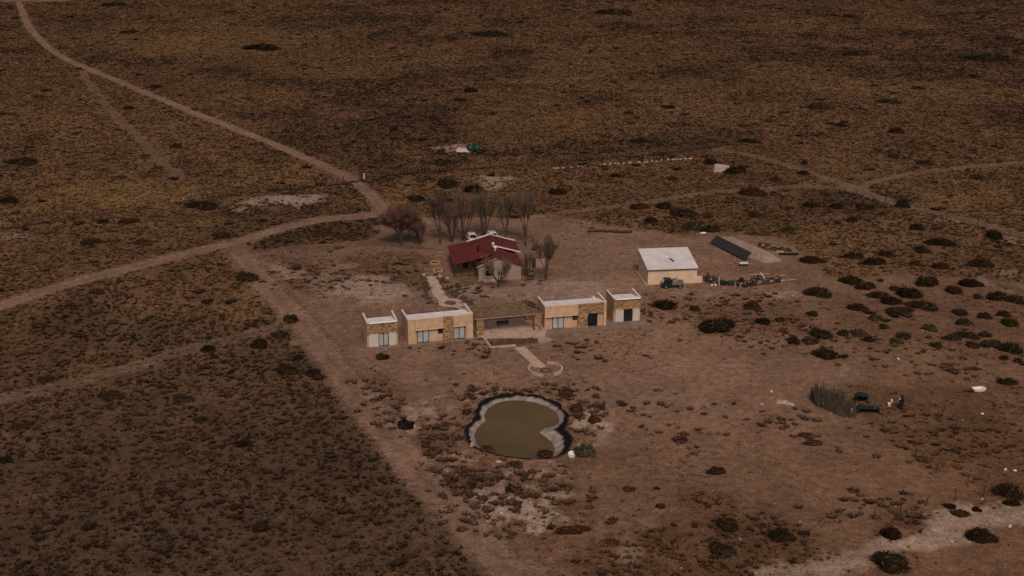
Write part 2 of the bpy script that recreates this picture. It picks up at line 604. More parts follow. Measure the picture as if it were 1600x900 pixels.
gc = np.tile(C_FIELD, (len(fx_), 1))
gc = mixc(gc, C_YEL[None], 0.8 * yel)
gc = mixc(gc, C_DARK[None], 0.62 * sstep(0.5, 0.68, fbm(fx_, fy_, 26, 8, 4)) * (1 - yel))
heath = (1 - sstep(150, 235, fy_)) * (1 - bare)
gc = mixc(gc, C_DARK[None] * 1.45, 0.62 * heath)
tone = 0.72 + 0.56 * fbm(fx_, fy_, 28, 5, 4)
gc = mixc(gc, C_BARE[None], np.clip(bare * (1.0 - 0.55 * np.clip(veg * 1.4, 0, 1) - 0.3 * sstep(0.5, 0.9, veg)), 0, 1))
C_REDSOIL = np.array((0.150, 0.074, 0.046))
gc = mixc(gc, C_REDSOIL[None], 0.58 * bare * np.clip((veg - 0.08) * 2.2, 0, 1) * (0.4 + 0.9 * fbm(fx_, fy_, 3.0, 77, 3)))
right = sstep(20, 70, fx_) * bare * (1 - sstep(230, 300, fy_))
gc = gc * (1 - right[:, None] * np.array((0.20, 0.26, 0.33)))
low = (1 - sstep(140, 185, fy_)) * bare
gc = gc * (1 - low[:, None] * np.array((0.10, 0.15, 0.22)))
gc = mixc(gc, C_BARE[None] * 0.95, 0.85 * road)
gc = mixc(gc, C_PALE[None], 0.85 * pale)
gc *= tone[:, None]


def soil_material(name, with_alpha=False, strength=1.0):
    m = bpy.data.materials.new(name)
    m.use_nodes = True
    nt = m.node_tree
    b = nt.nodes['Principled BSDF']
    b.inputs['Roughness'].default_value = 0.97
    b.inputs['Specular IOR Level'].default_value = 0.12
    tc = nt.nodes.new('ShaderNodeTexCoord')
    at = nt.nodes.new('ShaderNodeAttribute')
    at.attribute_name = 'soil'
    col = at.outputs['Color']
    for sc_, dt, lo, hi in ((0.16, 4, 0.84, 1.16), (0.8, 6, 0.74, 1.26), (2.6, 5, 0.72, 1.28), (9.0, 3, 0.78, 1.22)):
        no = nt.nodes.new('ShaderNodeTexNoise')
        no.inputs['Scale'].default_value = sc_
        no.inputs['Detail'].default_value = dt
        nt.links.new(tc.outputs['Object'], no.inputs['Vector'])
        mr = nt.nodes.new('ShaderNodeMapRange')
        mr.inputs['From Min'].default_value = 0.32
        mr.inputs['From Max'].default_value = 0.68
        mr.inputs['To Min'].default_value = lo
        mr.inputs['To Max'].default_value = hi
        nt.links.new(no.outputs['Fac'], mr.inputs['Value'])
        mx = nt.nodes.new('ShaderNodeMix')
        mx.data_type = 'RGBA'
        mx.blend_type = 'MULTIPLY'
        mx.inputs['Factor'].default_value = 1
        nt.links.new(col, mx.inputs[6])
        nt.links.new(mr.outputs[0], mx.inputs[7])
        col = mx.outputs[2]
    nt.links.new(col, b.inputs['Base Color'])
    n2_ = nt.nodes.new('ShaderNodeTexNoise')
    n2_.inputs['Scale'].default_value = 2.2
    n2_.inputs['Detail'].default_value = 6
    nt.links.new(tc.outputs['Object'], n2_.inputs['Vector'])
    bp = nt.nodes.new('ShaderNodeBump')
    bp.inputs['Strength'].default_value = 1
    bp.inputs['Distance'].default_value = 0.16
    nt.links.new(n2_.outputs['Fac'], bp.inputs['Height'])
    nt.links.new(bp.outputs[0], b.inputs['Normal'])
    if with_alpha:       # worn, ragged verge: the strip thins out grain by grain towards its edge
        ae = nt.nodes.new('ShaderNodeAttribute')
        ae.attribute_name = 'verge'
        no = nt.nodes.new('ShaderNodeTexNoise')
        no.inputs['Scale'].default_value = 1.1
        no.inputs['Detail'].default_value = 6
        nt.links.new(tc.outputs['Object'], no.inputs['Vector'])
        ad = nt.nodes.new('ShaderNodeMath')
        ad.operation = 'MULTIPLY_ADD'
        nt.links.new(no.outputs['Fac'], ad.inputs[0])
        ad.inputs[1].default_value = 1.9
        nt.links.new(ae.outputs['Fac'], ad.inputs[2])
        mr = nt.nodes.new('ShaderNodeMapRange')
        mr.interpolation_type = 'SMOOTHSTEP'
        mr.inputs['From Min'].default_value = 1.25
        mr.inputs['From Max'].default_value = 1.75
        mr.inputs['To Min'].default_value = strength
        mr.inputs['To Max'].default_value = 0
        nt.links.new(ad.outputs[0], mr.inputs['Value'])
        nt.links.new(mr.outputs[0], b.inputs['Alpha'])
    return m


def set_col(me, name, c):
    at = me.color_attributes.new(name, 'FLOAT_COLOR', 'POINT')
    a = np.ones((len(c), 4), np.float32)
    a[:, :3] = c
    at.data.foreach_set('color', a.ravel())


def set_float(me, name, c):
    at = me.attributes.new(name, 'FLOAT', 'POINT')
    at.data.foreach_set('value', np.asarray(c, np.float32))


M_SOIL = soil_material('dry_soil')
nxg, nyg = len(gx), len(gy)
idx = np.arange(nxg * nyg).reshape(nyg, nxg)
gf = np.stack([idx[:-1, :-1].ravel(), idx[:-1, 1:].ravel(), idx[1:, 1:].ravel(), idx[1:, :-1].ravel()], 1)
gme = np_mesh('ground', np.stack([fx_, fy_, GZ], 1), gf, M_SOIL, True)
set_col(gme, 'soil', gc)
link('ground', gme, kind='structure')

# ------------------------------------------------------------------ dirt roads and tracks
for k, (nme, P, w, s) in enumerate(TR_W):
    d = np.diff(P, axis=0)
    L = np.concatenate([[0], np.cumsum(np.hypot(d[:, 0], d[:, 1]))])
    step = 1.2 if L[-1] < 160 else 2.5
    q = np.arange(0, L[-1], step)
    cx, cy = np.interp(q, L, P[:, 0]), np.interp(q, L, P[:, 1])
    tx, ty = np.gradient(cx), np.gradient(cy)
    tl = np.hypot(tx, ty)
    nx_, ny_ = -ty / tl, tx / tl
    cols = np.linspace(-1, 1, 9)
    ww = w * 0.66 * (0.9 + 0.35 * vnoise(q, q * 0, 9.0, 70 + k))
    X = cx[:, None] + nx_[:, None] * ww[:, None] * cols
    Y = cy[:, None] + ny_[:, None] * ww[:, None] * cols
    rut = 0.02 - 0.012 * np.exp(-((np.abs(cols) - 0.4) / 0.13) ** 2)
    Z = np.broadcast_to(rut + 0.004 * k, X.shape)
    n, mcols = X.shape
    ii = np.arange(n * mcols).reshape(n, mcols)
    ff = np.stack([ii[:-1, :-1].ravel(), ii[:-1, 1:].ravel(), ii[1:, 1:].ravel(), ii[1:, :-1].ravel()], 1)
    me = np_mesh(nme, np.stack([X.ravel(), Y.ravel(), Z.ravel()], 1), ff, soil_material(nme + '_soil', True, min(1, 0.35 + 0.65 * s)), True)
    fade = np.minimum(q, L[-1] - q)
    vg = np.abs(cols)[None, :] ** 1.6 + (1 - sstep(0, 5, fade))[:, None] * 0.8 + (1 - s) * 0.25
    set_float(me, 'verge', vg.ravel())
    cc = C_BARE[None] * (0.80 + 0.4 * fbm(X.ravel(), Y.ravel(), 12, 30 + k, 4))[:, None] * (0.80 + 0.30 * np.broadcast_to(np.exp(-((np.abs(cols) - 0.4) / 0.15) ** 2), X.shape).ravel())[:, None]
    cc *= 0.86 + 0.24 * s
    set_col(me, 'soil', cc)
    link(nme, me, kind='structure')

# ------------------------------------------------------------------ pond: water and lined bank
bx = np.arange(POND[:, 0].min() - 3, POND[:, 0].max() + 3.6, 0.22)
by = np.arange(POND[:, 1].min() - 3, POND[:, 1].max() + 3.6, 0.22)
BX, BY = np.meshgrid(bx, by)
px_, py_ = BX.ravel(), BY.ravel()
pd = pond_d(px_, py_)
wob = fbm(px_, py_, 1.6, 40, 3) - 0.5
bz = np.where(pd < BANK, WZ + (pd / BANK) * (0.05 - WZ), 0.05) + 0.05 * wob + np.where(pd > BANK, 0.02, 0)
ridge = np.exp(-((pd - 0.62) / 0.10) ** 2) * 0.05
bz = bz + ridge
ii = np.arange(BX.size).reshape(BX.shape)
ff = np.stack([ii[:-1, :-1].ravel(), ii[:-1, 1:].ravel(), ii[1:, 1:].ravel(), ii[1:, :-1].ravel()], 1)
fd = pd[ff].max(1)
fw = wob[ff].mean(1)
eastx = px_[ff].mean(1)
keep = (fd > -0.6) & (fd < BANK + 0.25 + fw * 1.2)
ff = ff[keep]
m = bpy.data.materials.new('pond_liner')
m.use_nodes = True
nt = m.node_tree
b = nt.nodes['Principled BSDF']
b.inputs['Roughness'].default_value = 0.9
b.inputs['Specular IOR Level'].default_value = 0.08
at = nt.nodes.new('ShaderNodeAttribute')
at.attribute_name = 'soil'
nt.links.new(at.outputs['Color'], b.inputs['Base Color'])
tcn = nt.nodes.new('ShaderNodeTexCoord')
nn = nt.nodes.new('ShaderNodeTexNoise')
nn.inputs['Scale'].default_value = 1.6
nt.links.new(tcn.outputs['Object'], nn.inputs['Vector'])
bp = nt.nodes.new('ShaderNodeBump')
bp.inputs['Distance'].default_value = 0.12
nt.links.new(nn.outputs['Fac'], bp.inputs['Height'])
nt.links.new(bp.outputs[0], b.inputs['Normal'])
used = np.unique(ff)
remap = -np.ones(BX.size, int)
remap[used] = np.arange(len(used))
me = np_mesh('pond_liner', np.stack([px_, py_, bz], 1)[used], remap[ff], m, True)
lim = 0.62 + 0.55 * (fbm(px_, py_, 3.0, 41, 4) - 0.5) + 0.30 * (fbm(px_, py_, 0.7, 44, 2) - 0.5)
t = sstep(-0.07, 0.07, pd - lim)
streak = fbm(px_, py_, 0.8, 43, 3)
lc = mixc(np.tile(np.array((0.27, 0.21, 0.185)), (len(px_), 1)) * (0.30 + 1.4 * streak)[:, None], np.array((0.009, 0.008, 0.009))[None], t)
dust = sstep(0.05, 0.30, pd - BANK + wob * 0.3)
lc = mixc(lc, np.array((0.10, 0.07, 0.055))[None], dust * 0.6)
set_col(me, 'soil', lc[used])
o = link('pond_liner', me)
tag(o, 'black plastic sheet lining the pond bank, with a pale dried waterline', 'pond liner')

wx = np.arange(POND[:, 0].min() - 1, POND[:, 0].max() + 1.3, 0.35)
wy = np.arange(POND[:, 1].min() - 1, POND[:, 1].max() + 1.3, 0.35)
WX, WY = np.meshgrid(wx, wy)
wd = pond_d(WX.ravel(), WY.ravel())
ii = np.arange(WX.size).reshape(WX.shape)
ff = np.stack([ii[:-1, :-1].ravel(), ii[:-1, 1:].ravel(), ii[1:, 1:].ravel(), ii[1:, :-1].ravel()], 1)
ff = ff[wd[ff].min(1) < 0.15]
used = np.unique(ff)
remap = -np.ones(WX.size, int)
remap[used] = np.arange(len(used))
m = mat('pond_water', (0.115, 0.068, 0.021), 0.12, 0.16, 0.15, 0.01, spec=0.2)
me = np_mesh('water', np.stack([WX.ravel(), WY.ravel(), np.full(WX.size, WZ)], 1)[used], remap[ff], m)
link('water', me, kind='structure')

# ------------------------------------------------------------------ paved slabs and paths round the guest house
def paving(name, outline, z0, z1, m):
    o = MB().slab([tuple(p[:2]) for p in outline], z0, z1).build(name, m, kind='structure')
    return o


def inset_noise(P, amp, seed):
    P = smooth_line(P, 6)
    return P


paving('concrete_apron', [g(846, 531), g(868, 521), g(950, 514), g(1008, 508), g(1004, 500), g(955, 502.5), g(850, 515)], -0.05, 0.07, M_CONC2)
paving('concrete_apron', [g(572, 547), g(626, 542), g(625, 537), g(573, 541)], -0.05, 0.06, M_CONC2)
paving('concrete_apron', [g(640, 541.5), g(740, 531), g(739, 527), g(639, 537)], -0.05, 0.055, M_CONC2)


def z7(x, y):
    return g(650 + x / 8.575, 395 + y / 8.575)


le = smooth_line([z7(*p)[:2] for p in ((140, 318), (160, 380), (185, 440), (205, 520), (240, 580), (300, 640))], 5)
ri = smooth_line([z7(*p)[:2] for p in ((270, 318), (298, 380), (330, 440), (375, 530), (420, 590), (470, 640))], 5)
paving('curved_path', list(le) + list(ri[::-1]), -0.05, 0.09, M_CONC)
rc = g(703.5, 473.5)
mb = MB()
R_o, R_i, N = 2.25, 1.15, 36
for k in range(N):
    a0, a1 = 2 * math.pi * k / N, 2 * math.pi * (k + 1) / N
    mb.hexa([(rc.x + r * math.cos(a), rc.y + r * math.sin(a), z) for z in (-0.05, 0.094) for r, a in ((R_i, a0), (R_o, a0), (R_o, a1), (R_i, a1))])
mb.build('path_circle', M_CONC, kind='structure')
paving('stepped_path', [z7(560, 640), z7(605, 650), z7(740, 780), z7(660, 790), z7(520, 735)], -0.05, 0.086, M_CONC)


def z6(x, y):
    return g(740 + x / 10.587, 515 + y / 10.587)


paving('straight_path', [z6(672, 312), z6(850, 282), z6(960, 400), z6(1080, 510), z6(1205, 615), z6(1120, 632), z6(995, 622), z6(860, 480), z6(760, 395)], -0.05, 0.09, M_CONC)
TERR = [(-4.7, 197.3), (5.4, 197.4), (5.7, 200.3), (3.9, 207.0), (-7.3, 204.2), (-5.9, 197.9)]
paving('terrace_floor', TERR, -0.05, 0.32, M_CONC)
paving('sloped_slab', [g(838, 527), g(851, 527), g(864, 532), g(852, 536.5), g(842, 536)], -0.05, 0.2, mat('slab_grey', (0.33, 0.24, 0.185), 0.95, 0.2, 1))

# raised bed in front of the terrace
bed = thing('planting_bed', (-3.9, 196.9, 0), 0, 'stone filled planting bed with pale kerb in front of the terrace', 'planting bed')


def rel(pts, o):
    return [(p[0] - o.location.x, p[1] - o.location.y) for p in pts]


MB().slab(rel([(-3.95, 197.1), (4.1, 197.2), (4.3, 194.9), (-3.15, 193.0)], bed), -0.05, 0.12).build('bed_soil', mat('bed_soil', (0.14, 0.08, 0.055), 0.95, 0.35, 2.5, 0.08), bed)


def wall_run(mb, a, b, w, z0, z1):
    a, b = Vector((*a, 0)), Vector((*b, 0))
    d = (b - a).normalized()
    n = Vector((-d.y, d.x, 0)) * (w / 2)
    mb.hexa([(p.x, p.y, z) for z in (z0, z1) for p in (a - n, b - n, b + n, a + n)])


mb = MB()
wall_run(mb, *rel([(-4.75, 197.1), (-3.45, 192.8)], bed), 0.34, -0.05, 0.42)
mb.build('kerb', M_CONC, bed)
mb = MB()
wall_run(mb, *rel([(-3.3, 192.9), (0.6, 193.85)], bed), 0.3, -0.05, 0.34)
mb.build('kerb', M_CONC, bed)
mb = MB()
rr = random.Random(3)
for k in range(60):
    t_, s_ = rr.random(), rr.random()
    x = -3.6 + 7.4 * t_
    y = 193.3 + 1.9 * t_ + (196.8 - 193.3 - 1.9 * t_) * s_
    q = rr.uniform(0.12, 0.34)
    mb.lump((x + 3.9, y - 196.9, 0.15), (q * 1.3, q, q * 0.8), 6, 3, 0.3, rr)
mb.build('bed_stones', M_ROCKD, bed, kind='stuff')

# low curved walls of the ring at the end of the straight path
ringc = g(852, 578)
fw = thing('ring_wall', (ringc.x, ringc.y, 0), 0, 'low pale ring wall in two arcs at the end of the straight path', 'garden wall')
for a0, a1 in ((112, 262), (-62, 82)):
    mb = MB()
    n = 18
    for k in range(n):
        p = [math.radians(a0 + (a1 - a0) * (k + j) / n) for j in (0, 1)]
        mb.hexa([(r * math.cos(a), r * math.sin(a), z) for z in (-0.05, 0.38) for r, a in ((2.45, p[0]), (2.75, p[0]), (2.75, p[1]), (2.45, p[1]))])
    mb.build('arc_wall', M_CONC, fw)
mb = MB()
for k in range(14):
    a = k / 14 * 2 * math.pi
    mb.lump((0.1 + 0.75 * math.cos(a), -0.3 + 0.75 * math.sin(a), 0.02), (0.2, 0.17, 0.16), 6, 3, 0.25, rr)
mb.build('fire_pit_stones', M_ROCKD, fw, kind='stuff')


# ------------------------------------------------------------------ guest house
def stones(parent, u0, u1, z0, z1, v, seed, gaps=(), name='stone_cladding'):
    """irregular veneer: each stone its own block, proud of the mortar bed"""
    r = random.Random(seed)
    mb = MB()
    z = z0
    while z < z1 - 0.05:
        h = min(r.uniform(0.17, 0.34), z1 - z)
        u = u0
        while u < u1 - 0.04:
            w = min(r.uniform(0.2, 0.62), u1 - u)
            cx, cz = u + w / 2, z + h / 2
            if not any(a < cx < b and c < cz < d for a, b, c, d in gaps):
                p = v - r.uniform(0.035, 0.09)
                q = r.uniform(0.55, 1.35)
                tnt = (q, q * r.uniform(0.88, 1.06), q * r.uniform(0.75, 1.05))
                mb.quadbox((u + 0.015, p, z + 0.015), (u + w - 0.015, v + 0.02, z + h - 0.015), tnt)
            u += w
        z += h
    return mb.build(name, M_STONE, parent, kind='stuff')


def glazed(parent, u0, u1, z0, z1, v, glassm, leaves=2, name='sliding_door'):
    f = MB()
    t = 0.09
    f.quadbox((u0, v - 0.06, z0), (u1, v + 0.05, z0 + t)).quadbox((u0, v - 0.06, z1 - t), (u1, v + 0.05, z1))
    f.quadbox((u0, v - 0.062, z0 + t), (u0 + t, v + 0.05, z1 - t)).quadbox((u1 - t, v - 0.062, z0 + t), (u1, v + 0.05, z1 - t))
    for k in range(1, leaves):
        c = u0 + (u1 - u0) * k / leaves
        f.quadbox((c - 0.06, v - 0.064, z0 + t), (c + 0.06, v + 0.05, z1 - t))
    d = f.build(name, M_DARK, parent)
    w = (u1 - u0) / leaves
    for k in range(leaves):
        mb = MB()
        a, b_ = u0 + k * w + 0.05, u0 + (k + 1) * w - 0.05
        if glassm is M_CURT:      # curtain folds behind the pane
            n = 12
            base = len(mb.v)
            for i in range(n + 1):
                x = a + (b_ - a) * i / n
                y = v - 0.03 + (0.03 if i % 2 else 0)
                mb.v += [(x, y, z0 + 0.05), (x, y, z1 - 0.05)]
                mb.c += [None, None]
            for i in range(n):
                mb.f.append((base + 2 * i, base + 2 * i + 2, base + 2 * i + 3, base + 2 * i + 1))
        else:
            mb.quadbox((a, v - 0.01, z0 + 0.05), (b_, v + 0.03, z1 - 0.05))
        mb.build('pane', glassm, d)
    return d


def roof_block(t, L, D, HT, wallm):
    """walls with level side parapets and a roof falling to the back"""
    T = 0.22
    w = MB()
    w.quadbox((0, 0.35, 0), (L, 0.6, HT - 0.06))
    w.quadbox((T, D - 0.25, 0), (L - T, D, HT - 1.0))
    w.build('wall', wallm, t)
    for a in (0, L - T):
        MB().quadbox((a, 0.602, 0), (a + T, D, HT - 0.05)).build('wall', wallm, t)
        MB().quadbox((a - 0.04, 0.1, HT - 0.048), (a + T + 0.04, D + 0.04, HT + 0.05)).build('parapet_cap', M_CAP, t)
    r = MB()
    r.hexa([(T, 0.2, HT - 0.2), (L - T, 0.2, HT - 0.2), (L - T, D + 0.1, HT - 1.15), (T, D + 0.1, HT - 1.15),
            (T, 0.2, HT - 0.02), (L - T, 0.2, HT - 0.02), (L - T, D + 0.1, HT - 0.98), (T, D + 0.1, HT - 0.98)])
    return r.build('roof', M_ROOF, t)


def end_unit(loc, rz, L, label, glassm, sd, HT=4.2):
    t = thing('guest_room', loc, rz, label, 'building')
    roof_block(t, L, 5.0, HT, M_CREAM)
    c0, c1 = L * 0.36, L * 0.36 + L * 0.34
    MB().quadbox((0.05, 0.0, 2.35), (L - 0.03, 0.345, HT - 0.08)).build('stone_lintel', M_MORTAR, t)
    stones(t, 0.02, L, 2.33, HT - 0.08, 0.0, sd)
    MB().quadbox((0.25, 0.02, 0.05), (c0, 0.34, 2.345)).build('white_panel', M_WHITE, t)
    MB().quadbox((c1, 0.02, 0.05), (L - 0.3, 0.34, 2.345)).build('white_panel', M_WHITE, t)
    glazed(t, c0 + 0.02, c1 - 0.02, 0.06, 2.3, 0.2, glassm, 2 if glassm is M_CURT else 3)
    MB().quadbox((0.3, -0.3, HT - 0.06), (L - 0.2, 0.3, HT + 0.02)).build('roof_edge', M_ROOF, t)
    return t


end_unit(g(574.7, 543.4), math.radians(14.5), 5.0, 'small flat roofed room with stone band and curtained doors, left end of guest house', M_CURT, 21)
end_unit(g(959, 504.2), math.radians(11.5), 4.75, 'small flat roofed room with stone band and black glass doors, right end of guest house', M_BGLASS, 22)

# left wing
HT = 4.32
wl = thing('guest_wing', g(638.2, 539), math.radians(16.4), 'peach flat roofed guest wing with two curtained doors and a stone pier, left of pergola', 'building')
L = 10.9
roof_block(wl, L, 5.0, HT, M_CREAM)
MB().quadbox((0, 0.0, 0), (1.25, 0.345, HT - 0.06)).build('pilaster', M_CREAM, wl)
MB().quadbox((9.75, 0.0, 0), (L, 0.345, HT - 0.06)).build('pilaster', M_CREAM, wl)
MB().quadbox((1.27, -0.12, 2.42), (5.85, 0.345, HT - 0.07)).build('fascia', M_CREAM, wl)
MB().quadbox((1.27, -0.16, 2.36), (5.85, 0.34, 2.418)).build('fascia_edge', M_CAP, wl)
MB().quadbox((7.58, -0.12, 2.42), (9.73, 0.345, HT - 0.07)).build('fascia', M_CREAM, wl)
MB().quadbox((7.58, -0.16, 2.36), (9.73, 0.34, 2.418)).build('fascia_edge', M_CAP, wl)
MB().quadbox((5.88, -0.1, 0), (7.55, 0.345, HT - 0.075)).build('stone_pier', M_MORTAR, wl)
stones(wl, 5.88, 7.55, 0.0, HT - 0.08, -0.1, 23)
glazed(wl, 1.55, 3.5, 0.08, 2.3, 0.28, M_CURT, name='sliding_door')
glazed(wl, 7.62, 9.55, 0.08, 2.3, 0.28, M_CURT, name='sliding_door')
glazed(wl, 5.05, 5.82, 1.35, 2.15, 0.33, M_BGLASS, 2, 'small_window')

# right wing
wr = thing('guest_wing', g(850.9, 516.6), math.radians(12.6), 'peach flat roofed guest wing with stone right half and a dark door, right of pergola', 'building')
L = 10.75
roof_block(wr, L, 5.0, HT, M_CREAM)
MB().quadbox((0.02, 0.05, 0), (0.3, 0.345, HT - 0.06)).build('pilaster', M_CREAM, wr)
MB().quadbox((L - 0.45, 0.02, 0), (L, 0.345, HT - 0.06)).build('pilaster', M_CREAM, wr)
MB().quadbox((0.0, -0.15, 2.42), (5.75, 0.345, HT - 0.07)).build('fascia', M_CREAM, wr)
MB().quadbox((0.0, -0.19, 2.36), (5.75, 0.34, 2.418)).build('fascia_edge', M_CAP, wr)
MB().quadbox((5.78, -0.05, 2.4), (L - 0.47, 0.345, HT - 0.075)).build('stone_lintel', M_MORTAR, wr)
MB().quadbox((5.78, -0.05, 0), (7.4, 0.345, 2.398)).build('stone_pier', M_MORTAR, wr)
stones(wr, 5.78, L - 0.47, 0.0, HT - 0.08, -0.05, 24, gaps=((7.4, L, -1, 2.4),))
glazed(wr, 1.4, 3.35, 0.08, 2.3, 0.28, M_CURT, name='sliding_door')
glazed(wr, 7.5, 9.25, 0.06, 2.35, 0.3, M_BGLASS, 3, 'glass_door')
f = MB().quadbox((4.9, 0.3, 1.35), (5.72, 0.36, 2.2)).build('small_window', M_BROWNW, wr)
MB().tube((9.3, 2.9, 3.6), (9.3, 2.9, 4.25), 0.2, 0.2, 10).build('water_tank_stub', M_CAP, wr)
MB().lump((9.3, 2.9, 4.26), (0.24, 0.24, 0.18), 10, 4, 0.02, rr, bottom=-0.05).build('vent_cap', M_CAP, wr)

# pergola between the wings
pg = thing('pergola', (-5.85, 197.6, 0), math.radians(14.8), 'open pergola with log roof and stone piers between the two guest wings', 'pergola')
PL, PD, PH = 11.1, 6.0, 3.05
for k, (u, v) in enumerate(((0, 0), (9.9, 0), (0, 5.2), (9.9, 5.2))):
    p = MB().quadbox((u, v, 0), (u + 1.25, v + 0.8, PH)).build('stone_pier', M_MORTAR, pg)
    stones(pg, u, u + 1.25, 0, PH - 0.01, v, 30 + k)
MB().tube((-0.25, 0.2, PH + 0.13), (PL + 0.3, 0.2, PH + 0.13), 0.13, 0.12, 8).build('beam', M_PWOOD, pg)
MB().tube((-0.25, 5.6, PH + 0.13), (PL + 0.3, 5.6, PH + 0.13), 0.13, 0.12, 8).build('beam', M_WOOD, pg)
raf = MB().tube((0, -0.35, 0), (0, PD + 0.3, 0), 0.09, 0.075, 7).mesh('rafter', M_WOOD)
for k in range(23):
    link('rafter', raf, pg, loc=(-0.05 + k * 0.505, 0, PH + 0.34))
mb = MB()
for k in range(330):       # cut branches thrown over the rafters, thinning out to the right
    u = rr.uniform(0.0, 9.6) if k < 380 else rr.uniform(9.0, 11)
    v = rr.uniform(0.1, PD - 0.1)
    a = rr.gauss(0.0, 0.45) + (math.pi / 2 if rr.random() < 0.35 else 0)
    l = rr.uniform(0.5, 1.5)
    z = PH + 0.46 + rr.random() * 0.14
    mb.tube((u - l / 2 * math.cos(a), v - l / 2 * math.sin(a), z + rr.uniform(-.05, .05)), (u + l / 2 * math.cos(a), v + l / 2 * math.sin(a), z + rr.uniform(-.05, .05)), rr.uniform(0.025, 0.06), 0.02, 4)
mb.build('branch_cover', M_REED, pg, kind='stuff')
# reed mat with gaps under the branches
bm_ = MB()
for i in range(20):
    for j in range(11):
        if rr.random() < 0.42:
            continue
        u, v = 0.1 + i * 0.47, 0.05 + j * 0.53
        bm_.quadbox((u, v, PH + 0.425 + rr.random() * 0.02), (u + 0.465, v + 0.525, PH + 0.455 + rr.random() * 0.02))
bm_.build('reed_mat', M_REED, pg, kind='stuff')
for k, (u0, v0, u1, v1) in enumerate(((9.3, 5.9, 10.9, 2.2), (10.0, 6.1, 11.2, 3.3), (9.7, 4.6, 11.0, 1.2))):
    MB().tube((u0, v0, PH + 0.62), (u1, v1, PH + 0.62), 0.13, 0.11, 7).build('log', M_DWOOD, pg)

tb = thing('low_table', (-1.6, 203.0, 0.32), 0.2, 'dark low table in the shade under the pergola', 'table')
MB().quadbox((-1.0, -0.5, 0.5), (1.0, 0.5, 0.58)).build('table_top', M_DWOOD, tb)
lg = MB().quadbox((-0.05, -0.05, 0), (0.05, 0.05, 0.5)).mesh('leg', M_DWOOD)
for sx in (-0.85, 0.85):
    for sy in (-0.38, 0.38):
        link('leg', lg, tb, loc=(sx, sy, 0))
st = thing('stool', (*g(771, 523)[:2], 0.32), 0, 'small pale stool on the terrace by the left stone pier', 'stool')
MB().tube((0, 0, 0.38), (0, 0, 0.46), 0.3, 0.3, 12).build('seat', M_CONC, st)
MB().tube((0, 0, 0), (0, 0, 0.38), 0.2, 0.22, 10).build('pedestal', M_CONC, st)

# ------------------------------------------------------------------ red roofed farmhouse
hs = thing('farmhouse', (-6.4, 227.9, 0), math.radians(7.5), 'farmhouse with dark red sheet roof, white verge trims and pale front gable', 'house')


def sheet_roof(mb, a, b, c, d, n, th=0.08, rib=0.035):
    """sheet between ridge edge a-b and eave edge c-d, with raised seams down the slope"""
    a, b, c, d = map(Vector, (a, b, c, d))
    up = Vector((0, 0, th))
    mb.hexa([a, b, d, c, a + up, b + up, d + up, c + up])
    for k in range(1, n):
        t_ = k / n
        p, q = a.lerp(b, t_), c.lerp(d, t_)
        e = (b - a).normalized() * 0.03
        z0, z1 = Vector((0, 0, th + 0.002)), Vector((0, 0, th + rib))
        mb.hexa([p - e + z0, p + e + z0, q + e + z0, q - e + z0, p - e + z1, p + e + z1, q + e + z1, q - e + z1])


RU, RZ = 3.75, 4.45
# rear block left slope, and the flatter lean-to beyond the break
mb = MB(); sheet_roof(mb, (RU, 2.0, RZ), (RU, 14.2, RZ), (-0.7, 2.0, 3.2), (-0.7, 14.2, 3.2), 16); mb.build('roof_slope', M_RED, hs)
mb = MB(); sheet_roof(mb, (-0.7, 2.0, 3.2), (-0.7, 14.2, 3.2), (-4.5, 2.0, 2.5), (-4.5, 14.2, 2.5), 16); mb.build('veranda_roof', M_RED, hs)
mb = MB(); sheet_roof(mb, (RU, 6.2, RZ + 0.12), (RU, 14.2, RZ + 0.12), (8.9, 6.2, 3.05), (8.9, 14.2, 3.05), 11); mb.build('roof_slope', M_RED, hs)
# front gable block
mb = MB(); sheet_roof(mb, (RU, -0.9, RZ - 0.05), (RU, 1.99, RZ - 0.05), (-0.2, -0.9, 2.7), (-0.2, 1.99, 2.7), 4); mb.build('roof_slope', M_RED, hs)
mb = MB(); sheet_roof(mb, (RU, -0.9, RZ - 0.05), (RU, 6.19, RZ - 0.05), (8.4, -0.9, 2.65), (8.4, 6.19, 2.65), 9); mb.build('roof_slope', M_RED, hs)


def trim(p0, p1, w=0.26, h=0.2, name='verge_trim'):
    p0, p1 = Vector(p0), Vector(p1)
    y = Vector((0, w / 2, 0))
    z = Vector((0, 0, h))
    MB().hexa([p0 - y, p1 - y, p1 + y, p0 + y, p0 - y + z, p1 - y + z, p1 + y + z, p0 + y + z]).build(name, M_TRIM, hs)


trim((-0.7, 14.2, 3.24), (RU, 14.2, RZ + 0.1))
trim((RU + 0.003, 14.2, RZ + 0.1), (8.9, 14.2, 3.1))
trim((RU, 6.25, RZ + 0.16), (8.95, 6.25, 3.12), 0.24, 0.2)
trim((-0.25, -0.92, 2.71), (RU - 0.3, -0.92, RZ - 0.1), 0.12, 0.1)
